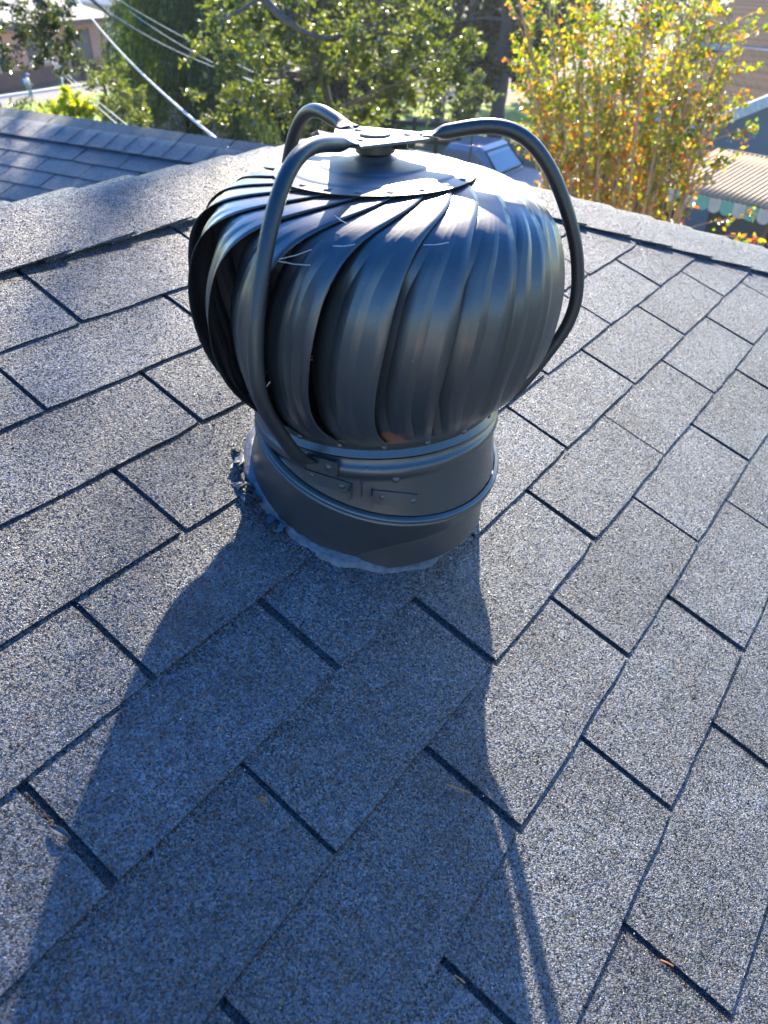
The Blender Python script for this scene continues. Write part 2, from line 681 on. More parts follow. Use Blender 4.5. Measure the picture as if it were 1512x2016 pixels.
# the lower wing beyond the ridge
WAZ = math.radians(-64)
WU = Vector((math.sin(WAZ), math.cos(WAZ), 0))                     # along its ridge, leftwards
WDH = Vector((-WU.y, WU.x, 0))
if WDH.y > 0:
    WDH = -WDH
WD = (WDH * math.cos(SL) - Vector((0, 0, math.sin(SL)))).normalized()
WD2 = (-WDH * math.cos(SL) - Vector((0, 0, math.sin(SL)))).normalized()
WN = WU.cross(WD)
WN = WN if WN.z > 0 else -WN
WN2 = WU.cross(WD2)
WN2 = WN2 if WN2.z > 0 else -WN2
W0 = at_z(457, 301, H - 0.775)
wa, wb = W0 - WU * 0.5, W0 + WU * 4.0
wing = mesh_obj('wing_slope', [wa - WN * .004, wb - WN * .004, wb + WD * 2.4 - WN * .004, wa + WD * 2.4 - WN * .004], [(0, 1, 2, 3)], M['granule'], house)
mesh_obj('wing_far_slope', [wa, wb, wb + WD2 * 2.4, wa + WD2 * 2.4], [(0, 1, 2, 3)], M['deck'], house)
mesh_obj('wing_wall', *box_vf((wa + wb) / 2 - Vector((0, 0, 0.85 + 1.97)), WU * 2.2, WDH * 2.0, Vector((0, 0, 1.97))), M['stucco'], house)
lay_tabs(wing, W0 + WD * 0.03, WU, WD, WN, range(1, 12), (-4, 20), None, par=0, shift=0.05)
wr = mesh_obj('wing_ridge_board', *tube([wa - Vector((0, 0, 0.03)), wb - Vector((0, 0, 0.03))], 0.012, 4), M['stucco'], house)
t = -0.3
while t < 2.6:
    cap_piece('ridge_cap', W0 + WU * t, WU, WD, WD2, WN, WN2, CL, wr, 90 + k, (0.0138, 0.0115))
    t += 0.127
    k += 1

# ------------------------------------------------------------------ the turbine vent
tv = empty('turbine_vent', VB)
tag(tv, 'black metal whirlybird turbine roof vent with curved vanes and three bracket arms', 'roof vent')
P48 = 64


def rings_mesh(name, rings, mat, parent, closed=False, smooth=True, deg=35):
    """loft of equal-length rings of points"""
    n = len(rings[0])
    V = [p for r in rings for p in r]
    F = []
    for i in range(len(rings) - (0 if closed else 1)):
        j = (i + 1) % len(rings)
        for k_ in range(n):
            k2 = (k_ + 1) % n
            F.append((i * n + k_, i * n + k2, j * n + k2, j * n + k_))
    bm = bmesh.new()
    vv = [bm.verts.new(v) for v in V]
    for f in F:
        bm.faces.new([vv[i] for i in f])
    return sharp(bm_obj(name, bm, mat, parent, smooth), deg)


def circle(c, nrm, r, n=P48, ref=None):
    a = (Vector((0, 1, 0)) if ref is None else ref).cross(nrm).normalized()
    b = nrm.cross(a)
    return [c + a * (r * math.cos(2 * math.pi * i / n)) + b * (r * math.sin(2 * math.pi * i / n)) for i in range(n)]


def lathe(name, prof, mat, parent, deg=30, n=P48):
    return rings_mesh(name, [[vent(r, 2 * math.pi * i / n, h) for i in range(n)] for r, h in prof], mat, parent, deg=deg)


# lower collar standing square to the slope, upper collar plumb, a crimped bead where they meet
tilt = math.radians(15.5)
BN = (DH * math.sin(tilt) + Vector((0, 0, math.cos(tilt)))).normalized()
EC = VB + NN * 0.090
low_rings = [circle(VB - NN * 0.02, NN, 0.1605), circle(VB + NN * 0.02, NN, 0.1605)]
bead_low = circle(EC - BN * 0.007, BN, 0.1605)
collar = rings_mesh('base_collar', low_rings + [bead_low], M['paint'], tv)
prof_b = [(0.1605, -0.007), (0.1645, -0.0065), (0.1668, -0.004), (0.1662, -0.0012), (0.1640, 0.0005), (0.1662, 0.002), (0.1665, 0.0045), (0.1640, 0.0068), (0.1600, 0.0075)]
rings_mesh('crimped_bead', [circle(EC + BN * h, BN, r) for r, h in prof_b], M['paint'], collar, deg=60)
up_rings = [circle(EC + BN * 0.0075, BN, 0.1585)]
for r, h in ((0.1545, 0.036), (0.1545, 0.041), (0.1575, 0.044), (0.1592, 0.048), (0.1592, 0.053), (0.1570, 0.057), (0.1545, 0.059), (0.1535, 0.066)):
    up_rings.append([vent(r, 2 * math.pi * i / P48, h) for i in range(P48)])
upper = rings_mesh('upper_collar', up_rings, M['paint'], tv, deg=50)
# inside of the throat, so that the gaps between the vanes look into a dark pipe
lathe('throat', [(0.150, 0.066), (0.150, -0.03), (0.149, -0.10)], M['paint'], upper)


def dome_rivet(c, nrm, r, h, mat, parent, name='rivet'):
    return rings_mesh(name, [circle(c, nrm, r, 12), circle(c + nrm * h * 0.6, nrm, r * 0.82, 12), circle(c + nrm * h * 0.95, nrm, r * 0.4, 12), circle(c + nrm * h, nrm, r * 0.02, 12)], mat, parent, deg=80)


def on_upper(px, py):
    """point and outward normal on the upper collar seen through this spot of the photograph"""
    o = Vector((0, 0, H))
    r = ray(px, py).normalized()
    t_ = 0.3
    while t_ < 2:
        q = o + r * t_ - VC
        h = q.dot(AX)
        rad = math.hypot(q.dot(E1), q.dot(E2))
        f = max(0.0, min(1.0, (h + 0.03) / 0.07))
        if rad < 0.1605 + (0.1545 - 0.1605) * f:
            nrm = (E1 * q.dot(E1) + E2 * q.dot(E2)).normalized()
            return o + r * t_, nrm
        t_ += 0.0005
    return None


for px, py in ((615, 933), (674, 956), (779, 943), (752, 977), (812, 985), (722, 924)):
    c_, n_ = on_upper(px, py)
    dome_rivet(c_ - n_ * 0.0008 + n_ * 0.002, n_, 0.0048, 0.0028, M['paint'], upper)


def strap(p_px, q_px, wpx, name, lug_at):
    """band end lapped round the collar with an upturned lug"""
    V, F = [], []
    nseg = 8
    for i in range(nseg + 1):
        f = i / nseg
        px = p_px[0] + (q_px[0] - p_px[0]) * f
        py = p_px[1] + (q_px[1] - p_px[1]) * f
        for dy in (-wpx, wpx):
            c_, n_ = on_upper(px, py + dy)
            V.append(c_ + n_ * 0.0032)
            V.append(c_ - n_ * 0.001)
    for i in range(nseg):
        a_ = i * 4
        b_ = a_ + 4
        F += [(a_, b_, b_ + 2, a_ + 2), (a_, a_ + 1, b_ + 1, b_), (a_ + 2, b_ + 2, b_ + 3, a_ + 3)]
    F += [(0, 2, 3, 1), (nseg * 4, nseg * 4 + 1, nseg * 4 + 3, nseg * 4 + 2)]
    c1, n1 = on_upper(lug_at[0], lug_at[1] - wpx)
    c2, n2 = on_upper(lug_at[0], lug_at[1] + wpx)
    tang = AX.cross(n1).normalized() * 0.0012
    lugv, lugf = box_vf((c1 + c2) / 2 + n1 * 0.009, tang, (c2 - c1) / 2, n1 * 0.008)
    bm = bmesh.new()
    V2, F2 = merge([(V, F), (lugv, lugf)])
    vv = [bm.verts.new(v) for v in V2]
    for f in F2:
        bm.faces.new([vv[i] for i in f])
    return bm_obj(name, bm, M['paint'], upper)


strap((600, 932), (694, 962), 11, 'band_end', (693, 962))
strap((732, 975), (822, 985), 13, 'band_end', (733, 974))
# vertical lap seam of the upper collar
sv = []
for i in range(7):
    c_, n_ = on_upper(712, 925 + i * 11)
    sv.append(c_ + n_ * 0.0004)
mesh_obj('lap_seam', *tube(sv, 0.0014, 6), M['paint'], upper)

# sealant smeared round the foot
M['sealant'] = simple_mat('grey_roof_sealant', (0.085, 0.092, 0.105), 0.5, (90, 0.5), bump=0.002)
M['tar'] = simple_mat('black_roof_tar', (0.02, 0.02, 0.022), 0.75, (120, 0.4), bump=0.003)
rs = []
for j, (r0, h0) in enumerate(((0.1595, 0.0165), (0.1618, 0.0162), (0.1635, 0.0145), (0.166, 0.0130), (0.1685, 0.0112), (0.1715, 0.004))):
    ring_ = []
    for i in range(140):
        th = 2 * math.pi * i / 140
        wob = 0.0035 * math.sin(3 * th + 1) + 0.0026 * math.sin(7 * th + 0.4) + 0.0018 * math.sin(17 * th) + rng.uniform(-0.0013, 0.0013)
        rr_ = r0 + wob * (j / 5)
        hh_ = h0 + (rng.uniform(-0.0012, 0.0012) + 0.002 * math.sin(5 * th + 2)) * (0.6 if j else 1)
        ring_.append(VB + U * (rr_ * math.cos(th)) + D * (rr_ * math.sin(th)) + NN * hh_)
    rs.append(ring_)
rings_mesh('sealant', rs, M['sealant'], collar, deg=60)
# torn, tarry patch on the uphill left side
for q in range(20):
    th = math.radians(180 + rng.uniform(0, 50))
    rr_ = 0.166 + rng.uniform(0, 0.018)
    c_ = VB + U * (rr_ * math.cos(th)) + D * (rr_ * math.sin(th)) + NN * (0.011 + rng.uniform(0, 0.006))
    bm = bmesh.new()
    bmesh.ops.create_icosphere(bm, subdivisions=2, radius=1)
    s_ = [rng.uniform(0.006, 0.016), rng.uniform(0.003, 0.008), rng.uniform(0.0012, 0.0035)]
    for v in bm.verts:
        v.co = Vector((v.co.x * s_[0], v.co.y * s_[1], v.co.z * s_[2])) * rng.uniform(0.55, 1.3)
    bm_obj('tar_lump', bm, M['tar'] if q % 3 else M['sealant'], collar, world=Matrix.Translation(c_) @ Matrix.Rotation(rng.uniform(0, 6), 4, 'Z') @ Matrix.Rotation(rng.uniform(-0.6, 0.6), 4, 'X'))

# rotating head: bottom ring, vanes, top cap
lathe('bottom_ring', [(0.150, 0.070), (0.1575, 0.070), (0.1600, 0.0725), (0.1555, 0.080), (0.1580, 0.086), (0.1660, 0.096), (0.1655, 0.098), (0.152, 0.085)], M['paint'], tv, deg=25)

PROF = [(0.1575, 0.084), (0.166, 0.094), (0.185, 0.113), (0.1995, 0.137), (0.209, 0.165), (0.2145, 0.195), (0.2160, 0.225), (0.2135, 0.25), (0.2070, 0.275), (0.197, 0.298), (0.177, 0.3165), (0.152, 0.329), (0.130, 0.3355), (0.100, 0.340)]
PR = np.array(PROF)
arc = np.concatenate([[0], np.cumsum(np.hypot(np.diff(PR[:, 0]), np.diff(PR[:, 1])))])
arc /= arc[-1]
# free (right-hand) edge of a vane, angle in degrees against height, traced from the photograph
EDGE = [(0.084, 4.5), (0.094, 2.6), (0.104, 0.8), (0.122, -1.2), (0.146, -2.2), (0.173, -1.9), (0.216, 0.0), (0.25, 2.0), (0.28, 4.2), (0.305, 8.4), (0.3165, 12.6), (0.322, 15.4), (0.3305, 25.0), (0.3355, 33.5), (0.3375, 40.0), (0.340, 47.0)]
EH, EA = [e[0] for e in EDGE], [e[1] for e in EDGE]
NV = 20
STEP = 360 / NV
WCOL = [0.0, 0.16, 0.30, 0.36, 0.44, 0.56, 0.62, 0.68, 0.84, 1.0]
RIB = {0.36: 0.7, 0.44: 1.0, 0.56: 1.0, 0.62: 0.7}


def vane_mesh():
    rows = 40
    ss = np.linspace(0, 1, rows)
    R_ = np.interp(ss, arc, PR[:, 0])
    H_ = np.interp(ss, arc, PR[:, 1])
    # smooth the polyline
    for _ in range(3):
        R_[1:-1] = (R_[:-2] + 2 * R_[1:-1] + R_[2:]) / 4
        H_[1:-1] = (H_[:-2] + 2 * H_[1:-1] + H_[2:]) / 4
    A_ = np.interp(H_, EH, EA)
    for _ in range(4):
        A_[1:-1] = (A_[:-2] + 2 * A_[1:-1] + A_[2:]) / 4
    V, F = [], []
    for i in range(rows):
        s = ss[i]
        # how far the tucked edge sinks below the free edge of its neighbour
        o1 = min(1, max(0, (s - 0.05) / 0.22))
        o2 = min(1, max(0, (0.80 - s) / 0.20))
        open_ = (3 * o1 ** 2 - 2 * o1 ** 3) * (3 * o2 ** 2 - 2 * o2 ** 3)
        span = STEP * (1.06 + 0.08 * open_)
        if s < 0.10:
            span = STEP * (0.93 + 1.3 * s)
        for w in WCOL:
            ang = math.radians(A_[i] - (1 - w) * span)
            depth = -(0.0255 * open_ + 0.0022) * (1 - w) + 0.0015 * open_
            rib = RIB.get(w, 0.0) * 0.0024 * min(1, s / 0.12) * min(1, max(0, (0.80 - s) / 0.10))
            lip = 0.0014 * open_ if w == 1.0 else 0
            # offset along the outward normal of the profile
            j = max(1, min(rows - 2, i))
            tr, th_ = R_[j + 1] - R_[j - 1], H_[j + 1] - H_[j - 1]
            ln = math.hypot(tr, th_)
            nr, nh = th_ / ln, -tr / ln
            off = depth + rib + lip
            V.append((R_[i] + nr * off, ang, H_[i] + nh * off))
    nw = len(WCOL)
    for i in range(rows - 1):
        for j in range(nw - 1):
            F.append((i * nw + j, i * nw + j + 1, (i + 1) * nw + j + 1, (i + 1) * nw + j))
    me = bpy.data.meshes.new('vane')
    me.from_pydata([(r * math.cos(a), r * math.sin(a), h) for r, a, h in V], [], F)
    me.materials.append(M['paint'])
    me.polygons.foreach_set('use_smooth', [True] * len(me.polygons))
    sharp_cols = {2, 3, 4, 5, 6, 7}
    at = me.attributes.new('sharp_edge', 'BOOLEAN', 'EDGE')
    vals = []
    for e in me.edges:
        a, b = e.vertices
        vals.append(a % nw == b % nw and (a % nw) in (2, 4, 5, 7))
    at.data.foreach_set('value', vals)
    return me


vme = vane_mesh()
VM = basis(E1, E2, AX, VC)
for i in range(NV):
    ang = math.radians(-87.4 + i * STEP)
    o = bpy.data.objects.new('vane', vme)
    link(o, tv, VM @ Matrix.Rotation(ang + math.radians(rng.uniform(-0.5, 0.5)), 4, 'Z'))
    sm = o.modifiers.new('sheet', 'SOLIDIFY')
    sm.thickness = 0.0007
    sm.offset = -1
    th = ang + math.radians(2)
    dome_rivet(vent(0.1605, th, 0.0865), (E1 * math.cos(th) + E2 * math.sin(th) - AX * 0.25).normalized(), 0.0036, 0.0024, M['paint'], tv)

cap = lathe('top_cap', [(0.110, 0.3402), (0.1105, 0.3410), (0.094, 0.3436), (0.0915, 0.3450), (0.0890, 0.3455), (0.062, 0.3480), (0.0590, 0.3494), (0.0570, 0.3498), (0.036, 0.3515), (0.024, 0.3532), (0.0185, 0.3560), (0.0165, 0.3570), (0.001, 0.3572)], M['paint_top'], tv, deg=18)
for i in range(NV):
    th = math.radians(-80 + i * STEP)
    dome_rivet(vent(0.1015, th, 0.3423), AX, 0.0046, 0.0012, M['paint_top'], cap)

# spindle, bearing housing and set screw under the bracket plate
sp_ = lathe('spindle', [(0.0095, 0.358), (0.0095, 0.3745)], M['paint_arm'], tv, n=20)
bh = lathe('bearing_housing', [(0.012, 0.3585), (0.0195, 0.3588), (0.0212, 0.3600), (0.0212, 0.3675), (0.0195, 0.3700), (0.010, 0.3705)], M['paint_arm'], tv, n=28)
mesh_obj('set_screw', *tube([vent(0.019, math.radians(-8), 0.3658), vent(0.0345, math.radians(-8), 0.3658)], 0.0036, 8), M['paint_arm'], bh)

ARM_PHI = [math.radians(x) for x in (2.0, 125.0, 243.0)]
PH = 0.3755
# bracket plate: triangle with clipped corners reaching out to the arms
pl = []
for ph in ARM_PHI:
    pl += [(0.060, ph - 0.27), (0.060, ph + 0.27)]
ptop = [vent(r, a, PH) for r, a in pl]
pbot = [vent(r, a, PH - 0.003) for r, a in pl]
bm = bmesh.new()
vt = [bm.verts.new(v) for v in ptop]
vb_ = [bm.verts.new(v) for v in pbot]
bm.faces.new(vt)
bm.faces.new(vb_[::-1])
for i in range(6):
    bm.faces.new((vt[i], vt[(i + 1) % 6], vb_[(i + 1) % 6], vb_[i]))
bmesh.ops.bevel(bm, geom=[e for e in bm.edges], offset=0.0007, segments=1, affect='EDGES')
plate = bm_obj('bracket_plate', bm, M['paint_top'], tv)
lathe('bolt_head', [(0.0165, PH + 0.0002), (0.0170, PH + 0.0010), (0.0165, PH + 0.0026), (0.0150, PH + 0.0032), (0.0005, PH + 0.0034)], M['paint_top'], plate, n=28)
for ph in ARM_PHI:
    for rr_ in (0.050, 0.034):
        dome_rivet(vent(rr_, ph, PH), AX, 0.0046, 0.0022, M['paint_top'], plate)

APROF = [(0.050, 0.3768), (0.062, 0.3772), (0.078, 0.3790), (0.104, 0.3840), (0.130, 0.3850), (0.152, 0.3785), (0.172, 0.3650), (0.196, 0.3370), (0.2185, 0.2935), (0.235, 0.2530), (0.2425, 0.2050), (0.2405, 0.1800), (0.2330, 0.1550), (0.2165, 0.1280), (0.199, 0.0980), (0.182, 0.0730), (0.167, 0.0610), (0.159, 0.0575)]
AP = np.array(APROF)
ta = np.linspace(0, len(AP) - 1, 70)
ar = np.interp(ta, range(len(AP)), AP[:, 0])
ah = np.interp(ta, range(len(AP)), AP[:, 1])
for _ in range(6):
    ar[1:-1] = (ar[:-2] + 2 * ar[1:-1] + ar[2:]) / 4
    ah[1:-1] = (ah[:-2] + 2 * ah[1:-1] + ah[2:]) / 4
for ph in ARM_PHI:
    pts = [vent(r, ph, h) for r, h in zip(ar, ah)]
    side = AX.cross(E1 * math.cos(ph) + E2 * math.sin(ph))
    rad = []
    for i in range(70):
        f = min(1, max(0, (i - 3) / 4))
        g = min(1, max(0, (67 - i) / 6))
        f = f * f * (3 - 2 * f)
        g = g * g * (3 - 2 * g)
        q = min(f, g)
        # flattened at both ends, round between
        flat, wide = 0.0018 + (0.0078 - 0.0018) * q, 0.0125 + (0.0078 - 0.0125) * q
        rad.append((flat, wide))
    # first half-axis lies across 'up' = side
    V, F = tube(pts, rad, 14, True, side)
    bm = bmesh.new()
    vv = [bm.verts.new(v) for v in V]
    for f_ in F:
        bm.faces.new([vv[i] for i in f_])
    arm = sharp(bm_obj('bracket_arm', bm, M['paint_arm'], tv, True), 60)
    # foot of the arm bolted to the collar
    nrm = (E1 * math.cos(ph) + E2 * math.sin(ph)).normalized()
    tg = AX.cross(nrm)
    ff = box_vf(vent(0.1608, ph + 0.10, 0.0560), tg * 0.020, AX * 0.010, nrm * 0.0016)
    mesh_obj('foot_plate', *ff, M['paint'], arm)
    dome_rivet(vent(0.1622, ph + 0.15, 0.0565), nrm, 0.0052, 0.003, M['paint'], arm)

# cobweb threads on the vanes
M['web'] = simple_mat('white_cobweb', (0.8, 0.8, 0.8), 0.4)


def on_head(px, py, out=0.006):
    o = Vector((0, 0, H))
    r = ray(px, py).normalized()
    t_ = 0.3
    while t_ < 1.6:
        q = o + r * t_ - VC
        h = q.dot(AX)
        rad = math.hypot(q.dot(E1), q.dot(E2))
        if 0.08 < h < 0.34 and rad < np.interp(h, PR[:, 1], PR[:, 0]) + out:
            return o + r * t_
        t_ += 0.001
    return at_d(px, py, 0.8)


for i, (a_, b_) in enumerate((((548, 514), (611, 522)), ((550, 510), (614, 491)), ((655, 484), (699, 481)), ((834, 482), (884, 477)), ((659, 424), (683, 440)))):
    p1, p2 = on_head(*a_), on_head(*b_)
    pm = (p1 + p2) / 2 + Vector((0, 0, -0.001))
    o = mesh_obj('cobweb_thread', *tube([p1, pm, p2], 0.0002, 5), M['web'])
    tag(o, ('cobweb thread slanting down beside the front bracket arm', 'cobweb thread slanting up beside the front bracket arm',
            'short cobweb thread level across the vanes left of centre', 'level cobweb thread on the front vanes right of centre',
            'cobweb thread just below the top cap of the vent')[i], 'cobweb', 'cobweb threads on the vent')

# ------------------------------------------------------------------ litter on the roof
def on_roof(px, py, h=0.014):
    o = Vector((0, 0, H))
    r = ray(px, py)
    return o + r * ((O + NN * h - o).dot(NN) / r.dot(NN))


M['dry'] = simple_mat('dry_leaf', (0.35, 0.13, 0.04), 0.7, (200, 0.3))
M['grey_leaf'] = simple_mat('weathered_leaf', (0.06, 0.065, 0.07), 0.7, (200, 0.3))


def litter(name, px, py, ln, wd, ang, mat, label, cat):
    c_ = on_roof(px, py, 0.009)
    x = (U * math.cos(ang) + D * math.sin(ang))
    y = NN.cross(x)
    V, F = [], []
    for i in range(6):
        f = i / 5
        w_ = wd * math.sin(math.pi * (0.08 + 0.88 * f))
        z_ = 0.0005 + 0.0018 * math.sin(math.pi * f)
        for s_ in (-1, 0, 1):
            V.append(c_ + x * (ln * (f - 0.5)) + y * (w_ * s_ * 0.5) + NN * (z_ + abs(s_) * 0.002))
    for i in range(5):
        for j in range(2):
            a_ = i * 3 + j
            F.append((a_, a_ + 1, a_ + 4, a_ + 3))
    o = mesh_obj(name, V, F, mat)
    s = o.modifiers.new('thick', 'SOLIDIFY')
    s.thickness = 0.0006
    tag(o, label, cat)


litter('dry_leaf', 516, 1576, 0.011, 0.005, 1.1, M['dry'], 'tiny orange dry leaf scrap in the shingle slot in the vent shadow', 'leaf')
litter('dry_leaf', 118, 1640, 0.022, 0.007, 1.3, M['grey_leaf'], 'grey curled leaf at the shingle corner on the left', 'leaf')
for i, (a_, b_, lab) in enumerate((((880, 1545), (925, 1562), 'brown pine needle in the slot at the shadow edge'), ((1300, 1890), (1325, 1902), 'brown twig bit in the slot at bottom right'),
                                   ((895, 1920), (915, 1935), 'thin brown twig in the slot at the bottom centre'))):
    p1, p2 = on_roof(*a_, 0.009), on_roof(*b_, 0.009)
    o = mesh_obj('twig', *tube([p1, (p1 + p2) / 2 + NN * 0.001, p2], 0.0008, 5), M['dry'])
    tag(o, lab, 'twig')
M['grit'] = simple_mat('pale_grit', (0.55, 0.55, 0.53), 0.5)
grit = []
for i in range(70):
    c_ = on_roof(rng.uniform(60, 1450), rng.uniform(1180, 2000), 0.0075)
    r_ = rng.uniform(0.0005, 0.0011)
    grit.append(([c_ + U * r_, c_ - U * r_, c_ + D * r_, c_ - D * r_, c_ + NN * r_ * 1.3, c_ - NN * r_], [(0, 2, 4), (2, 1, 4), (1, 3, 4), (3, 0, 4), (2, 0, 5), (1, 2, 5), (3, 1, 5), (0, 3, 5)]))
mesh_obj('loose_grit', *merge(grit), M['grit'], house)['kind'] = 'stuff'
#BACKGROUND
# ------------------------------------------------------------------ the ground
def ground_mat(name, c1, c2, scale, rough=0.9, c3=None):
    m, nt, nodes, L, P = new_mat(name)
    geo = nodes.new('ShaderNodeNewGeometry')
    n1 = N(nt, 'ShaderNodeTexNoise', Scale=scale, Detail=8.0, Roughness=0.7)
    L.new(geo.outputs['Position'], n1.inputs['Vector'])
    n2 = N(nt, 'ShaderNodeTexNoise', Scale=scale * 0.08, Detail=4.0)
    L.new(geo.outputs['Position'], n2.inputs['Vector'])
    r1 = ramp(nt, [(0.3, c1), (0.7, c2)])
    L.new(n1.outputs[0], r1.inputs[0])
    col = r1.outputs[0]
    if c3:
        r2 = ramp(nt, [(0.45, (0, 0, 0)), (0.62, (1, 1, 1))])
        L.new(n2.outputs[0], r2.inputs[0])
        col = mix(nt, 'MIX', r2.outputs[0], col, c3)
    L.new(col, P.inputs['Base Color'])
    P.inputs['Roughness'].default_value = rough
    bp = N(nt, 'ShaderNodeBump', Strength=0.8, Distance=0.04)
    L.new(n1.outputs[0], bp.inputs['Height'])
    L.new(bp.outputs[0], P.inputs['Normal'])
    return m


M['dirt'] = ground_mat('dry_ground', (0.06, 0.052, 0.03), (0.11, 0.095, 0.055), 3.0, c3=(0.045, 0.065, 0.02))
M['lawn'] = ground_mat('green_lawn', (0.13, 0.22, 0.02), (0.26, 0.36, 0.05), 9.0)
M['asphalt'] = ground_mat('street_asphalt', (0.10, 0.092, 0.08), (0.15, 0.138, 0.12), 12.0)
M['concrete'] = ground_mat('concrete', (0.13, 0.13, 0.135), (0.19, 0.19, 0.185), 8.0)
M['white'] = simple_mat('white_paint', (0.78, 0.77, 0.74), 0.6, (10, 0.08))


def struct(o):
    o['kind'] = 'structure'
    return o


def sheet(name, pts, z, mat):
    return struct(mesh_obj(name, [Vector((p[0], p[1], z)) for p in pts], [tuple(range(len(pts)))], mat))


struct(mesh_obj('ground', [Vector((900 * math.cos(i * math.pi / 16), 900 * math.sin(i * math.pi / 16), 0)) for i in range(32)], [tuple(range(32))], M['dirt']))
sheet('lawn', [(-40, 14), (-2, 20), (-4, 40), (-15.5, 42.5), (-18.5, 37.5), (-40, 33)], 0.004, M['lawn'])
sheet('lawn', [(-1.5, 33), (8, 33), (9, 43), (-1.5, 42.5)], 0.004, M['lawn'])
sheet('street', [(-14, 50), (40, 44), (40, 53), (-14, 60)], 0.004, M['asphalt'])
sheet('driveway', [(-0.6, 42.6), (3.0, 42.6), (3.0, 46), (-0.6, 47)], 0.008, M['asphalt'])
wp = [at_z(-200, 232, 0), at_z(260, 164, 0)]
wd_ = (wp[1] - wp[0]).normalized()
wnrm = Vector((-wd_.y, wd_.x, 0))
sheet('path', [(wp[0] - wnrm * 0.9).xy, (wp[1] - wnrm * 0.9).xy, (wp[1] + wnrm * 0.9).xy, (wp[0] + wnrm * 0.9).xy], 0.010, M['concrete'])
struct(box('path_kerb', (wp[0] + wp[1]) / 2 + wnrm * 1.0 + Vector((0, 0, 0.06)), (wp[1] - wp[0]) / 2, wnrm * 0.08, (0, 0, 0.06), M['white']))

# ------------------------------------------------------------------ plants
def leaf_cloud(name, P_, A_, size, mat, parent, ratio=0.5, fold=0.25, kind=None):
    """six-cornered folded leaves: P_ bases, A_ unit axes, size lengths"""
    n = len(P_)
    Rn = nrg.normal(size=(n, 3))
    Y = np.cross(A_, Rn)
    Y /= np.linalg.norm(Y, axis=1, keepdims=True) + 1e-9
    Z = np.cross(A_, Y)
    s = size[:, None]
    w = s * ratio * 0.5
    up = Z * w * fold
    V = np.empty((n, 6, 3), np.float32)
    V[:, 0] = P_
    V[:, 1] = P_ + A_ * s * 0.32 + Y * w + up
    V[:, 2] = P_ + A_ * s * 0.68 + Y * w * 0.85 + up
    V[:, 3] = P_ + A_ * s - Z * s * 0.06
    V[:, 4] = P_ + A_ * s * 0.68 - Y * w * 0.85 + up
    V[:, 5] = P_ + A_ * s * 0.32 - Y * w + up
    b = (np.arange(n) * 6)[:, None]
    F = np.concatenate([b + np.array([0, 1, 2, 3]), b + np.array([0, 3, 4, 5])], 1).reshape(-1).astype(np.int32)
    me = bpy.data.meshes.new(name)
    me.vertices.add(n * 6)
    me.vertices.foreach_set('co', V.reshape(-1))
    me.loops.add(n * 8)
    me.loops.foreach_set('vertex_index', F)
    me.polygons.add(n * 2)
    me.polygons.foreach_set('loop_start', np.arange(0, n * 8, 4, dtype=np.int32))
    me.update(calc_edges=True)
    me.validate()
    me.materials.append(mat)
    o = link(bpy.data.objects.new(name, me), parent)
    o['kind'] = kind or 'stuff'
    return o


def unit(v):
    return v / (np.linalg.norm(v, axis=-1, keepdims=True) + 1e-9)


def bez(a, b, bow, n=7):
    m = (a + b) / 2 + bow
    return [a * (1 - t_) ** 2 + m * (2 * t_ * (1 - t_)) + b * t_ ** 2 for t_ in [i / (n - 1) for i in range(n)]]


M['bark'] = simple_mat('grey_brown_bark', (0.10, 0.085, 0.07), 0.9, (25, 0.4), bump=0.01)
M['bark_red'] = simple_mat('tan_myrtle_bark', (0.42, 0.24, 0.13), 0.7, (30, 0.25), bump=0.003)
M['oak'] = leaf_mat('oak_leaves', [(0.0, (0.036, 0.058, 0.026)), (0.45, (0.066, 0.095, 0.032)), (0.8, (0.11, 0.14, 0.04)), (1.0, (0.19, 0.19, 0.06))], 0.60, 0.22, 0.38)
M['oak_dark'] = leaf_mat('dark_oak_leaves', [(0.0, (0.022, 0.036, 0.022)), (0.7, (0.045, 0.065, 0.030)), (1.0, (0.11, 0.13, 0.05))], 0.42, 0.25, 0.38)
M['cypress'] = leaf_mat('weeping_leaves', [(0.0, (0.018, 0.038, 0.016)), (0.6, (0.040, 0.075, 0.024)), (1.0, (0.10, 0.13, 0.035))], 0.35, 0.1, 0.45)
M['far'] = leaf_mat('far_tree_leaves', [(0.0, (0.016, 0.030, 0.016)), (0.6, (0.032, 0.052, 0.022)), (1.0, (0.07, 0.095, 0.03))], 0.25, 0.1, 0.5)
M['lime'] = leaf_mat('lime_leaves', [(0.0, (0.14, 0.20, 0.015)), (0.5, (0.26, 0.32, 0.02)), (1.0, (0.42, 0.44, 0.04))], 0.55, 0.2, 0.4)
M['myrtle'] = leaf_mat('myrtle_leaves', [(0.0, (0.050, 0.090, 0.014)), (0.34, (0.10, 0.165, 0.016)), (0.58, (0.22, 0.25, 0.02)), (0.74, (0.32, 0.25, 0.028)), (0.84, (0.38, 0.15, 0.022)), (0.93, (0.36, 0.055, 0.02)), (1.0, (0.30, 0.035, 0.02))], 0.6, 0.22, 0.4, 0.30, 3.0, (3.7, 5.1, 0.15))
M['brown_twig'] = leaf_mat('dry_twigs', [(0.0, (0.08, 0.06, 0.035)), (0.7, (0.16, 0.12, 0.06)), (1.0, (0.35, 0.30, 0.2))], 0.2, 0.4, 0.4)


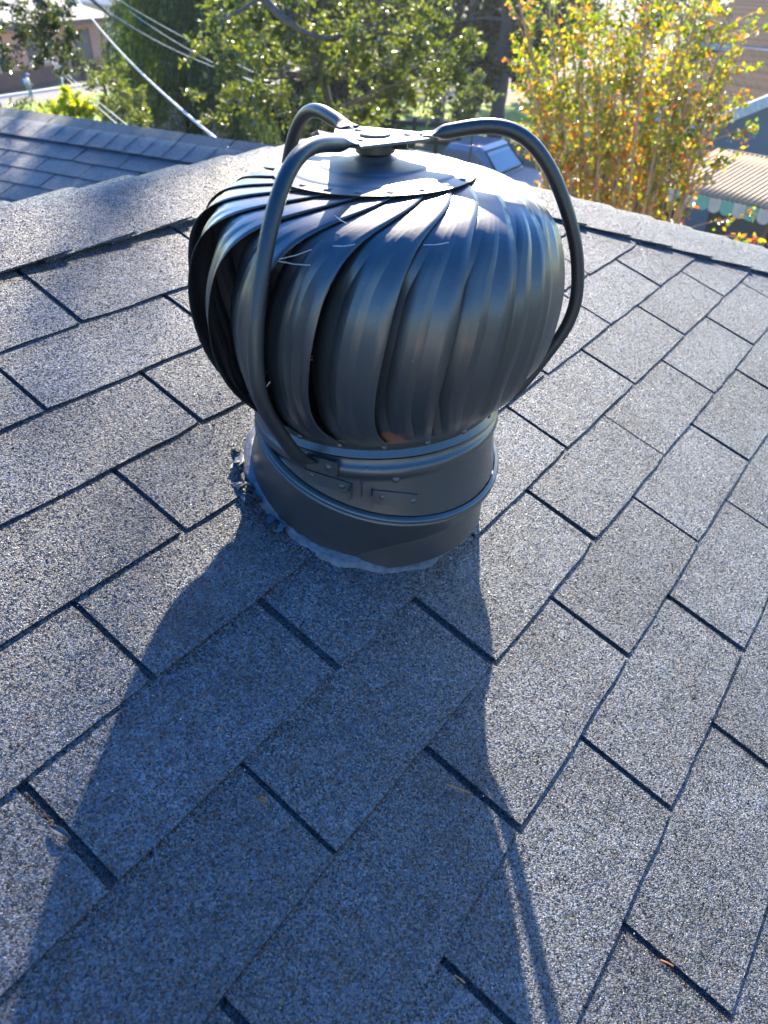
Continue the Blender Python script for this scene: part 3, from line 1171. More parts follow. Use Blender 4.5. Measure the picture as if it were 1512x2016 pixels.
def clump_leaves(c, rad, n, size, twigs, flat=0.8, spread=0.10):
    """leaves strung along short random twigs that radiate through a clump"""
    c = np.array(c)
    d_ = unit(nrg.normal(size=(twigs, 3)) * np.array([1, 1, flat]))
    ln = rad * nrg.uniform(0.5, 1.25, twigs)
    st = c + nrg.normal(size=(twigs, 3)) * rad * 0.25
    k_ = nrg.integers(0, twigs, n)
    f = nrg.uniform(0.1, 1.0, n) ** 0.8
    P_ = st[k_] + d_[k_] * (ln[k_] * f)[:, None] + nrg.normal(size=(n, 3)) * rad * spread
    A_ = unit(d_[k_] * 0.7 + nrg.normal(size=(n, 3)) * 0.8)
    S_ = size * nrg.uniform(0.65, 1.25, n)
    tw = [(Vector(st[i]), Vector(st[i] + d_[i] * ln[i])) for i in range(twigs)]
    return P_, A_, S_, tw


def make_tree(name, label, cat, base, trunk, clumps, leafsize, mat, bark, r0, twigs=9, group=None, ratio=0.5, twig_r=0.004, limb_r=0.03):
    """trunk = list of points from the base up; clumps = [(centre, radius, leaves)]"""
    root = empty(name, base)
    tag(root, label, cat, group)
    fine_ = []
    for i in range(len(trunk) - 1):
        fine_ += [Vector(trunk[i]).lerp(Vector(trunk[i + 1]), q / 6) + Vector((rng.gauss(0, r0 * .12), rng.gauss(0, r0 * .12), 0)) * (1 if i + q else 0) for q in range(6)]
    trunk = fine_ + [Vector(trunk[-1])]
    n = len(trunk)
    parts = [tube(trunk, [r0 * (1 - 0.65 * i / (n - 1)) for i in range(n)], 9)]
    Ps, As, Ss = [], [], []
    for c, rad, nl in clumps:
        c = Vector(c)
        # nearest trunk point a little below the clump
        j = min(range(n), key=lambda i_: (Vector(trunk[i_]) - c).length + max(0, trunk[i_][2] - c.z) * 0.8)
        a = Vector(trunk[j])
        path = bez(a, c, Vector((rng.uniform(-.2, .2), rng.uniform(-.2, .2), 0.12 * (c - a).length)))
        lr = min(limb_r, r0 * 0.5)
        parts.append(tube(path, [lr * (1 - 0.8 * i / 6) for i in range(7)], 6))
        P_, A_, S_, tw = clump_leaves(c, rad, nl, leafsize, twigs)
        Ps.append(P_)
        As.append(A_)
        Ss.append(S_)
        for p, q in tw:
            parts.append(tube(bez(p, q, Vector((0, 0, 0.03 * rad)), 4), [twig_r, twig_r * 0.8, twig_r * 0.6, twig_r * 0.35], 4))
    mesh_obj('trunk', *merge(parts), bark, root, smooth=True)
    leaf_cloud('crown', np.concatenate(Ps), np.concatenate(As), np.concatenate(Ss), mat, root, ratio)
    return root


def px_clumps(lst, rad, n, jit=0.0):
    out = []
    for px, py, dist in lst:
        out.append((at_d(px, py, dist + rng.uniform(-jit, jit)), rad * rng.uniform(0.8, 1.2), int(n * rng.uniform(0.75, 1.25))))
    return out


# live oak close behind the ridge, its lower boughs in view and its crown high above
b_ = at_d(655, 240, 9.6)
tr_ = [Vector((b_.x, b_.y, 0)), Vector((b_.x + .05, b_.y, 2.2)), Vector((b_.x - .05, b_.y - .1, 4.2)), Vector((b_.x - .35, b_.y - .2, 6.2)), Vector((b_.x - .8, b_.y - .5, 8.4)), Vector((b_.x - 1.3, b_.y - .8, 10.6))]
oak_px = [(420, 85), (455, 30), (478, 150), (520, 60), (545, 125), (560, 205), (600, 35), (612, 110), (632, 182), (662, 58), (692, 130), (700, 215), (742, 45), (752, 112), (764, 175), (802, 60), (812, 122), (792, 190), (852, 80), (864, 135), (842, 185), (905, 95), (885, 150),
          (570, -30), (680, -40), (780, -30), (480, -40), (520, 205), (600, 230), (660, 240), (740, 235), (440, 180), (630, 90), (720, 80), (780, 140), (850, 30)]
cl = px_clumps([(x, y, 9.0) for x, y in oak_px], 0.30, 330, 0.7)
rc = random.Random(21)
for i in range(64):
    g_ = Vector((rc.uniform(-3.4, -0.5), rc.uniform(2.4, 4.0), H - 0.95)) + SDIR * rc.uniform(8.0, 11.0)
    cl.append((g_, 0.40, 560))
for i in range(12):
    g_ = Vector((rc.uniform(-1.5, -0.25), rc.uniform(1.0, 1.9), H - 0.4)) + SDIR * rc.uniform(8.0, 10.5)
    cl.append((g_, 0.26, 230))
for i in range(24):
    cl.append((Vector((rc.gauss(-2.2, 1.3), rc.gauss(10.2, 1.2), H + rc.uniform(1.5, 6.0))), 0.5, 330))
oak = make_tree('live_oak_tree', 'live oak with glossy olive leaves directly behind the vent', 'tree', tr_[0], tr_, cl, 0.058, M['oak'], M['bark'], 0.11, group='trees behind the roof', ratio=0.46, limb_r=0.020)

bp_ = [at_d(480, -70, 9.0), at_d(515, -5, 8.7), at_d(560, 38, 8.5), at_d(595, 62, 8.5), at_d(640, 76, 8.5), at_d(700, 66, 8.6), at_d(760, 40, 8.8)]
mesh_obj('bough', *tube(bp_, [.05, .042, .034, .027, .02, .014, .006], 8), M['bark'], oak, smooth=True)
for q0_, q1_, q2_ in (((560, 38), (600, 20), (640, -10)), ((600, 64), (625, 120), (640, 190)), ((515, -5), (440, 40), (425, 110)), ((170, -10), (215, 30), (262, 60))):
    mesh_obj('branch', *tube([at_d(*q0_, 8.6), at_d(*q1_, 8.6), at_d(*q2_, 8.7)], [.018, .012, .005], 6), M['bark'], oak, smooth=True)

# oak at the left edge of the picture
b_ = at_d(2, 230, 11.5)
tr_ = [Vector((b_.x - .1, b_.y, 0)), Vector((b_.x - .05, b_.y, 2.5)), Vector((b_.x, b_.y, 3.9)), Vector((b_.x - .15, b_.y - .2, 5.2)), Vector((b_.x + .1, b_.y - .3, 7.2))]
lf = [(55, 60, 9.4), (100, 45, 9.4), (130, 75, 9.4), (85, 100, 9.4), (18, 115, 9.6), (105, 10, 9.4), (40, 5, 9.6), (115, 110, 9.6), (75, 30, 9.4), (-40, 60, 9.4), (-30, 0, 9.4), (100, 78, 9.2), (140, 115, 10)]
make_tree('oak_tree', 'dark leaved oak overhanging the left edge in front of the pink house', 'tree', tr_[0], tr_, px_clumps(lf, 0.18, 260, 0.3), 0.050, M['oak_dark'], M['bark'], 0.08, group='trees behind the roof', ratio=0.46, limb_r=0.012)

# tall evergreen shrub and the lime green bush at the left
b_ = at_d(215, 240, 13)
tr_ = [Vector((b_.x, b_.y, 0)), Vector((b_.x, b_.y, 1.5)), Vector((b_.x + .1, b_.y, 3.0)), Vector((b_.x, b_.y, 4.3))]
sh = [(200, 195, 12.5), (232, 170, 12.5), (250, 220, 12.5), (285, 258, 12.5), (225, 245, 12.5), (225, 150, 13), (265, 205, 12.5), (185, 160, 12.5), (300, 285, 12.5), (250, 270, 12), (205, 225, 12)]
make_tree('evergreen_shrub', 'tall grey green shrub with glinting leaves beside the lime bush', 'shrub', tr_[0], tr_, px_clumps(sh, 0.24, 230, 0.4), 0.060, M['oak'], M['bark'], 0.06, ratio=0.45)
b_ = at_d(140, 240, 12)
tr_ = [Vector((b_.x, b_.y, 0)), Vector((b_.x, b_.y, 1.4)), Vector((b_.x, b_.y, 2.6)), Vector((b_.x, b_.y, 3.6))]
lm = [(150, 215, 12), (170, 240, 12), (130, 235, 12), (155, 255, 12), (185, 262, 12), (120, 255, 12), (140, 200, 12), (165, 225, 11.8), (100, 245, 12.2), (150, 275, 12), (195, 285, 12), (110, 275, 12)]
make_tree('lime_bush', 'sunlit lime green bush rising above the left roof ridge', 'shrub', tr_[0], tr_, px_clumps(lm, 0.22, 260, 0.3), 0.075, M['lime'], M['bark'], 0.04, ratio=0.5)
b_ = at_d(45, 240, 12.6)
tr_ = [Vector((b_.x, b_.y, 0)), Vector((b_.x, b_.y, 1.4)), Vector((b_.x, b_.y, 2.6)), Vector((b_.x, b_.y, 3.6))]
lm = [(60, 215, 12.6), (80, 225, 12.6), (40, 235, 12.6), (95, 215, 12.6), (30, 215, 12.8), (70, 245, 12.6), (5, 185, 12.6), (3, 160, 12.6)]
make_tree('olive_bush', 'loose olive green bush in front of the path at far left', 'shrub', tr_[0], tr_, px_clumps(lm[:5], 0.16, 70, 0.3), 0.06, M['oak'], M['bark'], 0.04, ratio=0.45)


# weeping evergreen: curtains of drooping strands
def weeping(name, label, base, height, radius, n_strand, leaf, mat, seedshape, per=16):
    root = empty(name, base)
    tag(root, label, 'tree', 'trees behind the roof')
    b = np.array(base)
    trunk = [Vector(base), Vector(base) + Vector((.1, 0, height * .3)), Vector(base) + Vector((-.1, .1, height * .6)), Vector(base) + Vector((0, 0, height * .95))]
    parts = [tube(trunk, [.26, .2, .12, .03], 9)]
    Ps, As = [], []
    for i in range(n_strand):
        f = nrg.uniform(0.05, 1.0)
        th = nrg.uniform(0, 2 * math.pi)
        lump = 0.75 + 0.35 * math.sin(3 * th + seedshape + f * 9) + nrg.normal() * 0.12
        rr_ = radius * math.sqrt(max(0.02, 1 - f ** 1.6)) * lump * math.sqrt(nrg.uniform(0.25, 1))
        top = b + np.array([rr_ * math.cos(th), rr_ * math.sin(th), height * (0.12 + 0.9 * f)])
        ln = nrg.uniform(0.5, 1.5) * (0.5 + 0.5 * (1 - f))
        out = np.array([math.cos(th), math.sin(th), 0]) * 0.18
        tt = np.linspace(0, 1, per)[:, None]
        Ps.append(top + out * tt * ln + np.array([0, 0, -1]) * ln * tt ** 1.3 + nrg.normal(size=(per, 3)) * 0.035)
        As.append(unit(np.array([0, 0, -1.0]) + out * 2 + nrg.normal(size=(per, 3)) * 0.45))
        if i % 14 == 0:
            a = Vector(trunk[1]).lerp(Vector(trunk[3]), f)
            parts.append(tube(bez(a, Vector(top), Vector((0, 0, .25))), [.035 * (1 - .8 * j / 6) for j in range(7)], 5))
    P_, A_ = np.concatenate(Ps), np.concatenate(As)
    mesh_obj('trunk', *merge(parts), M['bark'], root, smooth=True)
    leaf_cloud('crown', P_, A_, leaf * nrg.uniform(.6, 1.3, len(P_)), mat, root, 0.22)
    return root


b_ = at_d(385, 150, 19)
weeping('weeping_tree', 'dark green weeping evergreen left of the vent behind the cables', (b_.x, b_.y, 0), 7.6, 1.75, 3400, 0.13, M['cypress'], 0.5)
b_ = at_d(300, 150, 24)
weeping('weeping_tree', 'paler weeping evergreen beside the beige house', (b_.x, b_.y, 0), 5.0, 1.7, 1500, 0.13, M['cypress'], 2.0)
# twiggy dry hedge at the foot
b_ = at_d(330, 270, 17)
P_, A_, S_ = [], [], []
root = empty('dry_hedge', (b_.x, b_.y, 0))
tag(root, 'brown twiggy dry shrub below the weeping evergreen', 'shrub')
for i in range(14):
    c_ = (b_.x + rng.uniform(-1.3, 1.6), b_.y + rng.uniform(-.6, .6), rng.uniform(1.0, 2.9))
    p_, a_, s_, _ = clump_leaves(c_, .42, 330, .07, 16)
    P_.append(p_)
    A_.append(a_)
    S_.append(s_)
leaf_cloud('foliage', np.concatenate(P_), np.concatenate(A_), np.concatenate(S_), M['brown_twig'], root, .25)
mesh_obj('stem', *merge([tube([Vector((b_.x + x, b_.y, 0)), Vector((b_.x + x * 1.5, b_.y, 1.4)), Vector((b_.x + x * 2, b_.y, 2.6))], [.03, .02, .006], 6) for x in (-.6, -.3, 0, .3, .6)]), M['bark'], root)

# dark trees across the street
for i, (px, dist, hgt, rad, lab) in enumerate(((610, 44, 9, 3.4, 'far dark tree seen through the oak boughs'), (790, 52, 11, 4.2, 'far dark tree above the pale street'),
                                               (930, 36, 10, 2.5, 'dark shaded tree between the oak and the crepe myrtle'), (1060, 46, 11, 4.0, 'far dark tree behind the crepe myrtle'), (480, 60, 10, 4.5, 'distant dark tree behind the weeping evergreen'), (1250, 60, 12, 5, 'distant dark tree behind the brown shingled house'), (870, 39, 9, 2.6, 'dark tree shading the kerb right of the oak'), (990, 33, 10, 2.4, 'nearest dark tree just left of the crepe myrtle'), (560, 27, 6.5, 2.7, 'low dark tree behind the left half of the oak'), (690, 29, 6.5, 2.7, 'low dark tree behind the right half of the oak'))):
    b_ = at_d(px, 100, dist)
    base = Vector((b_.x, b_.y, 0))
    tk = [base, base + Vector((.1, 0, hgt * .25)), base + Vector((-.15, 0, hgt * .55)), base + Vector((0, 0, hgt * .85))]
    cl = []
    for q in range(40):
        f = rng.uniform(0.20 if hgt > 7 else 0.06, 1)
        th = rng.uniform(0, 6.283)
        rr_ = rad * math.sqrt(rng.uniform(.15, 1)) * math.sqrt(max(.08, 1 - (abs(f - .45) / .6) ** 2))
        cl.append((base + Vector((rr_ * math.cos(th), rr_ * math.sin(th), hgt * f)), rad * .30, 420))
    make_tree('shade_tree', lab, 'tree', base, tk, cl, 0.24, M['far'], M['bark'], .32, 8, 'trees across the street', .55, .012, .09)
# small bush right of the oak
b_ = at_d(935, 200, 21)
base = Vector((b_.x, b_.y, 0))
cl = [(base + Vector((rng.uniform(-.9, .5), rng.uniform(-.5, .5), rng.uniform(2.3, 3.4))), .28, 220) for _ in range(12)]
make_tree('green_bush', 'mid green bush above the right bracket arm beside the crepe myrtle', 'shrub', base, [base, base + Vector((0, 0, 1.3)), base + Vector((0, 0, 2.6))], cl, .085, M['oak'], M['bark'], .05)

# crepe myrtle: a fan of slender stems, leaves turning yellow and red
mb = at_d(1275, 440, 7.3)
mb = Vector((mb.x, mb.y, 0))
root = empty('crepe_myrtle', mb)
tag(root, 'crepe myrtle with slender tan stems and leaves turning yellow orange red', 'tree', 'trees behind the roof')
Ps, As, Ss = [], [], []
tops = [(1010, -40), (1030, 60), (1045, 120), (1075, 20), (1085, -60), (1100, 150), (1125, 70), (1140, -40), (1155, 150), (1170, 30), (1180, 110), (1200, -60), (1215, 60), (1225, 140), (1240, 0), (1255, 90), (1280, -50), (1290, 40), (1305, 130), (1320, -30), (1335, 80), (1345, 170), (1360, 10), (1375, 100), (1390, -40), (1405, 60), (1420, 130), (1440, 20), (1465, 60), (1090, 210), (1060, 170), (1190, 200), (1290, 210)]
tops += [(x + rng.uniform(-14, 14), y + rng.uniform(-25, 25)) for x, y in tops[::2]]
for i, (px, py) in enumerate(tops):
    tip = at_d(px, py, 7.3 + rng.uniform(-.75, .75))
    foot = mb + Vector((rng.gauss(0, .13), rng.gauss(0, .13), 0))
    midp = foot.lerp(tip, .5) + Vector(((foot.x - tip.x) * .16, 0, .45))
    path = [foot * (1 - t_) ** 2 + midp * 2 * t_ * (1 - t_) + tip * t_ ** 2 for t_ in [j / 11 for j in range(12)]]
    path = [p + Vector((rng.gauss(0, .012), rng.gauss(0, .012), 0)) for p in path]
    r_ = rng.uniform(.014, .022)
    subs = [tube(path, [r_ * (1 - .72 * j / 11) for j in range(12)], 6)]
    # side shoots carry the leaves
    for q in range(21):
        f = .76 + .24 * rng.random() if q % 5 else .60 + .2 * rng.random()
        ii = min(10, int(f * 11))
        a = path[ii].lerp(path[ii + 1], f * 11 - ii) if ii < 11 else path[-1]
        dv = Vector((rng.gauss(0, 1), rng.gauss(0, 1), rng.uniform(.2, 2.2))).normalized()
        ln = rng.uniform(.14, .40)
        e_ = a + dv * ln
        subs.append(tube(bez(a, e_, Vector((0, 0, .04)), 5), [.0035, .003, .0025, .002, .0012], 4))
        nl = int(ln * 60)
        tt = nrg.uniform(.1, 1.0, nl)[:, None]
        P_ = np.array(a) * (1 - tt) + np.array(e_) * tt + nrg.normal(size=(nl, 3)) * .012
        Ps.append(P_)
        As.append(unit(np.array(dv) * .5 + nrg.normal(size=(nl, 3)) * .75 + np.array([0, 0, -.25])))
        Ss.append(nrg.uniform(.024, .052, nl))
    mesh_obj('stem', *merge(subs), M['bark_red'], root, smooth=True)
for px, py, px2, py2 in ((1300, 470, 1490, 425), (1330, 430, 1495, 255), (1340, 400, 1430, 305), (1380, 470, 1505, 480), (1360, 300, 1490, 255)):
    a, e_ = at_d(px, py, 7.0), at_d(px2, py2, 6.9)
    path = bez(a, e_, Vector((0, 0, .08)), 8)
    mesh_obj('side_shoot', *tube(path, [.007 * (1 - .75 * j / 7) for j in range(8)], 5), M['bark_red'], root, smooth=True)
    nl = 34
    tt = nrg.uniform(.55, 1.0, nl)[:, None]
    Ps.append(np.array(a) * (1 - tt) + np.array(e_) * tt + np.array([0, 0, .02]) + nrg.normal(size=(nl, 3)) * .02)
    As.append(unit(nrg.normal(size=(nl, 3))))
    Ss.append(nrg.uniform(.03, .055, nl))
leaf_cloud('crown', np.concatenate(Ps), np.concatenate(As), np.concatenate(Ss), M['myrtle'], root, .58, .3)

# ------------------------------------------------------------------ houses on the left
M['pink'] = simple_mat('salmon_stucco', (0.78, 0.36, 0.26), 0.85, (2.0, 0.08))
M['wain'] = simple_mat('brown_red_base', (0.17, 0.085, 0.07), 0.85, (3.0, 0.2))
M['greyroof'] = simple_mat('pale_grey_roof', (0.33, 0.31, 0.28), 0.9, (5.0, 0.18))
M['beige'] = simple_mat('beige_stucco', (0.55, 0.47, 0.36), 0.85, (2.0, 0.06))
M['slate'] = simple_mat('slate_blue_door', (0.06, 0.075, 0.10), 0.5)
M['trim'] = simple_mat('brown_trim', (0.16, 0.09, 0.06), 0.7)
M['steel'] = simple_mat('galvanised_steel', (0.35, 0.36, 0.37), 0.45, metal=0.8)


def house_block(name, label, a, b, depth, hgt, wall, roof, rise, over=0.5):
    """walls on the line a-b (front), going back by depth, under a hipped roof"""
    root = empty(name, a)
    tag(root, label, 'house', 'houses across the lawn')
    a, b = Vector((a.x, a.y, 0)), Vector((b.x, b.y, 0))
    x = (b - a).normalized()
    y = Vector((-x.y, x.x, 0))
    if y.y < 0:
        y = -y
    c_ = (a + b) / 2 + y * depth / 2 + Vector((0, 0, hgt / 2))
    box('wall', c_, x * (b - a).length / 2, y * depth / 2, Vector((0, 0, hgt / 2)), wall, root)
    L_ = (b - a).length
    e = [a - x * over - y * over, b + x * over - y * over, b + x * over + y * (depth + over), a - x * over + y * (depth + over)]
    e = [p + Vector((0, 0, hgt)) for p in e]
    ins = min(depth / 2 + over, L_ * .4)
    r1 = a + y * depth / 2 + x * (ins - over) + Vector((0, 0, hgt + rise))
    r2 = b + y * depth / 2 - x * (ins - over) + Vector((0, 0, hgt + rise))
    lowr = [p - Vector((0, 0, .16)) for p in e]
    V = e + [r1, r2] + lowr
    mesh_obj('roof', V, [(0, 1, 5, 4), (1, 2, 5), (2, 3, 4, 5), (3, 0, 4), (0, 6, 7, 1), (1, 7, 8, 2), (2, 8, 9, 3), (3, 9, 6, 0), (9, 8, 7, 6)], roof, root)
    for p_, q_ in ((e[0], e[1]), (e[1], e[2])):
        box('fascia', (p_ + q_) / 2 - Vector((0, 0, .09)) - (y if p_ is e[0] else -x) * .02, (q_ - p_) / 2, (y if p_ is e[0] else x) * .02, Vector((0, 0, .11)), M['trim'], root)
    return root, x, y


a, b = at_d(-190, 100, 42), at_d(216, 100, 54)
a.z = b.z = 0
if a.x > b.x:
    a, b = b, a
pink, hx, hy = house_block('pink_house', 'salmon pink single storey house with pale grey roof at upper left', a, b, 8, 2.65, M['pink'], M['greyroof'], 1.9)
Lh = (b - a).length
box('base_course', (a + b) / 2 + Vector((0, 0, .35)) - hy * .03 - hx * 2.2, hx * (Lh / 2 - 2.2), hy * .05, Vector((0, 0, .35)), M['wain'], pink)
dr = box('door', b - hx * 2.6 - hy * .03 + Vector((0, 0, 1.08)), hx * .62, hy * .05, Vector((0, 0, 1.08)), M['slate'], pink)
box('door_frame', b - hx * 1.92 - hy * .04 + Vector((0, 0, 1.1)), hx * .06, hy * .06, Vector((0, 0, 1.1)), M['trim'], dr)
wn_ = box('window', b - hx * 6.5 - hy * .03 + Vector((0, 0, 1.5)), hx * .9, hy * .04, Vector((0, 0, .55)), M['slate'], pink)
box('window_frame', b - hx * 6.5 - hy * .05 + Vector((0, 0, .92)), hx * 1.0, hy * .06, Vector((0, 0, .05)), M['white'], wn_)
a2, b2 = at_d(238, 80, 66), at_d(420, 80, 70)
a2.z = b2.z = 0
beige, bx_, by_ = house_block('beige_house', 'beige house with pale roof behind the weeping tree', a2, b2, 8, 2.7, M['beige'], M['greyroof'], 2.0)
box('garage_door', a2.lerp(b2, .42) - by_ * .04 + Vector((0, 0, 1.05)), bx_ * 1.3, by_ * .04, Vector((0, 0, 1.05)), M['white'], beige)
gt = empty('chain_link_gate', at_d(222, 95, 58))
g0, g1 = at_d(220, 95, 58), at_d(262, 95, 60)
g0.z = g1.z = 0
tag(gt, 'grey chain link gate between the pink and beige houses', 'gate')
for p in (g0, g0.lerp(g1, .5), g1):
    mesh_obj('post', *tube([p, p + Vector((0, 0, 1.6))], .05, 6), M['steel'], gt)
for z in (.15, 1.5):
    mesh_obj('rail', *tube([g0 + Vector((0, 0, z)), g1 + Vector((0, 0, z))], .03, 6), M['steel'], gt)
mesh_obj('wire_mesh', *merge([tube([g0.lerp(g1, i / 16) + Vector((0, 0, .15)), g0.lerp(g1, min(1, max(0, i / 16 + s * .45))) + Vector((0, 0, 1.5))], .005, 3, False) for i in range(17) for s in (-1, 1)]), M['steel'], gt)['kind'] = 'stuff'
# low hedge before the pink house
P_, A_, S_ = [], [], []
h0, h1 = b - hx * 4.5 - hy * 1.2, b - hx * .2 - hy * 1.0
root = empty('low_hedge', h0)
tag(root, 'low clipped hedge along the front of the pink house', 'hedge')
for i in range(22):
    c_ = h0.lerp(h1, i / 21) + Vector((rng.uniform(-.2, .2), rng.uniform(-.2, .2), rng.uniform(.2, .7)))
    p_, a_, s_, _ = clump_leaves(c_, .35, 120, .12, 10)
    P_.append(p_)
    A_.append(a_)
    S_.append(s_)
leaf_cloud('foliage', np.concatenate(P_), np.concatenate(A_), np.concatenate(S_), M['oak_dark'], root, .5)

# sign post stub by the path
sp0 = at_z(131, 196, 0)
o = mesh_obj('garden_post', *tube([sp0, sp0 + Vector((0, 0, .9))], .06, 6), M['white'])
tag(o, 'short pale post standing at the edge of the left lawn', 'post')

# ------------------------------------------------------------------ person walking along the path
def person(base, hgt, facing):
    root = empty('person', base)
    tag(root, 'small person in purple cap and pale top walking along the path', 'person')
    s = hgt / 1.7
    R_ = Matrix.Translation(base) @ Matrix.Rotation(facing, 4, 'Z') @ Matrix.Scale(s, 4)
    jo = {'pel': (0, 0, .92), 'sp': (0, .02, 1.12), 'ch': (0, .03, 1.32), 'ne': (0, .02, 1.46), 'hd': (0, .04, 1.58),
          'hl': (.09, 0, .88), 'kl': (.10, .14, .50), 'al': (.10, .05, .09), 'tl': (.10, .20, .04),
          'hr': (-.09, 0, .88), 'kr': (-.10, .02, .49), 'ar': (-.10, -.20, .12), 'tr': (-.10, -.08, .04),
          'sl': (.18, .02, 1.38), 'el': (.23, -.10, 1.12), 'wl': (.24, -.02, .90), 'gl': (.24, .02, .80),
          'sr': (-.18, .02, 1.38), 'er': (-.23, .12, 1.12), 'wr': (-.22, .26, .98), 'gr': (-.22, .33, .92)}
    rad = {'pel': .14, 'sp': .13, 'ch': .15, 'ne': .06, 'hd': .10, 'hl': .09, 'kl': .06, 'al': .04, 'tl': .035, 'hr': .09, 'kr': .06, 'ar': .04, 'tr': .035,
           'sl': .07, 'el': .045, 'wl': .032, 'gl': .03, 'sr': .07, 'er': .045, 'wr': .032, 'gr': .03}
    ks = list(jo)
    ed = ['pel-sp', 'sp-ch', 'ch-ne', 'ne-hd', 'pel-hl', 'hl-kl', 'kl-al', 'al-tl', 'pel-hr', 'hr-kr', 'kr-ar', 'ar-tr', 'ch-sl', 'sl-el', 'el-wl', 'wl-gl', 'ch-sr', 'sr-er', 'er-wr', 'wr-gr']

    def skin(name, keys, edges, mat, grow, par):
        me = bpy.data.meshes.new(name)
        me.from_pydata([jo[k_] for k_ in keys], [(keys.index(e_.split('-')[0]), keys.index(e_.split('-')[1])) for e_ in edges], [])
        me.materials.append(mat)
        o_ = link(bpy.data.objects.new(name, me), par, R_)
        md = o_.modifiers.new('skin', 'SKIN')
        for i_, k_ in enumerate(keys):
            me.skin_vertices[0].data[i_].radius = (rad[k_] + grow, rad[k_] + grow)
        me.skin_vertices[0].data[0].use_root = True
        o_.modifiers.new('sub', 'SUBSURF').render_levels = 2
        return o_
    body = skin('body', ks, ed, simple_mat('skin', (.45, .27, .19), .6), 0, root)
    skin('shirt', ['sp', 'pel', 'ch', 'sl', 'el', 'sr', 'er'], ['sp-pel', 'sp-ch', 'ch-sl', 'sl-el', 'ch-sr', 'sr-er'], simple_mat('pale_shirt', (.62, .68, .82), .8), .018, body)
    skin('trousers', ['pel', 'hl', 'kl', 'al', 'hr', 'kr', 'ar'], ['pel-hl', 'hl-kl', 'kl-al', 'pel-hr', 'hr-kr', 'kr-ar'], simple_mat('teal_trousers', (.10, .22, .24), .8), .014, body)
    bm_ = bmesh.new()
    bmesh.ops.create_uvsphere(bm_, u_segments=14, v_segments=8, radius=.125)
    bmesh.ops.delete(bm_, geom=[v for v in bm_.verts if v.co.z < -.01], context='VERTS')
    for v in bm_.verts:
        v.co.z *= 1.05
        if v.co.z < .03 and v.co.y > .06:
            v.co.y += .09
    bm_obj('cap', bm_, simple_mat('purple_cap', (.16, .08, .45), .7), body, True, R_ @ Matrix.Translation((0, .04, 1.61)))
    bm_ = bmesh.new()
    bmesh.ops.create_cube(bm_, size=1)
    for v in bm_.verts:
        v.co = Vector((v.co.x * .26, v.co.y * .13, v.co.z * .36))
    bmesh.ops.bevel(bm_, geom=list(bm_.edges), offset=.04, segments=2, affect='EDGES')
    bm_obj('bag', bm_, simple_mat('blue_bag', (.03, .32, .62), .7), body, True, R_ @ Matrix.Translation((0, -.20, 1.18)))


pp = at_z(62, 199, 0)
person(pp, 1.12, math.radians(-75))

# ------------------------------------------------------------------ overhead cables
M['cable'] = simple_mat('weathered_cable', (0.55, 0.53, 0.48), 0.5, (30, 0.2))


def cable(a, b, sag, r, label, twist=0):
    pts = []
    n = 40 if not twist else 160
    for i in range(n + 1):
        f = i / n
        p = a.lerp(b, f) - Vector((0, 0, sag * 4 * f * (1 - f)))
        pts.append(p)
    if twist:
        parts = []
        for kk in range(3):
            q = [p + Vector((math.cos(i * .55 + kk * 2.09), 0, math.sin(i * .55 + kk * 2.09))) * r * .9 for i, p in enumerate(pts)]
            parts.append(tube(q, r, 5))
        o = mesh_obj('service_cable', *merge(parts), M['cable'], None, True)
    else:
        o = mesh_obj('overhead_wire', *tube(pts, r, 5), M['cable'], None, True)
    tag(o, label, 'cable', 'overhead cables')


cable(at_d(466, 306, 4.5), at_d(140, -20, 15), .13, .0055, 'thick twisted service cable rising from the roof wing to upper left', 1)
cable(at_d(560, 170, 9.6), at_d(225, -6, 16), .05, .0035, 'uppermost thin wire crossing the weeping evergreen')
cable(at_d(560, 188, 9.6), at_d(255, 22, 16), .08, .0035, 'middle thin wire crossing the weeping evergreen')
cable(at_d(545, 172, 9.4), at_d(205, 16, 16), .12, .0035, 'lowest thin wire crossing the weeping evergreen')
cable(at_d(298, 284, 5.0), at_d(80, 92, 16), .05, .0038, 'thin wire from the left roof ridge across the lime bush')
cable(at_d(268, 277, 5.0), at_d(100, 120, 16), .03, .0038, 'second thin wire just below the first over the lime bush')

# ------------------------------------------------------------------ brown shingled neighbour and awning on the right
M['brown'] = simple_mat('brown_shingle', (0.105, 0.070, 0.052), 0.95, (60, 0.25), spec=0.1, bump=0.004)
nt_ = M['brown'].node_tree
oi_ = nt_.nodes.new('ShaderNodeObjectInfo')
rb_ = ramp(nt_, [(0.0, (0.62, 0.62, 0.64)), (1.0, (1.5, 1.45, 1.4))])
nt_.links.new(oi_.outputs['Random'], rb_.inputs[0])
pb_ = nt_.nodes['Principled BSDF']
nt_.links.new(mix(nt_, 'MULTIPLY', 1.0, pb_.inputs['Base Color'].links[0].from_socket, rb_.outputs[0]), pb_.inputs['Base Color'])
M['bluewall'] = simple_mat('pale_blue_grey_siding', (0.11, 0.13, 0.155), 0.8, (6, 0.06))
M['greywood'] = simple_mat('peeling_white_board', (0.50, 0.49, 0.46), 0.8, (14, 0.35))
M['tin'] = simple_mat('tan_corrugated_tin', (0.42, 0.25, 0.13), 0.6, (5, 0.12), spec=0.2)
M['mint'] = simple_mat('mint_green_tin', (0.16, 0.38, 0.27), 0.5, (6, 0.15))
M['cream'] = simple_mat('cream_tin', (0.52, 0.45, 0.36), 0.5, (6, 0.15))
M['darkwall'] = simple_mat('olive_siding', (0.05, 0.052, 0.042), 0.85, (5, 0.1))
nb = empty('brown_roofed_house', (9, 21, 0))
tag(nb, 'neighbouring house with brown shingle roof and pale rake board at upper right', 'house')
R1 = Vector((7.0, 19.0, 2.9))
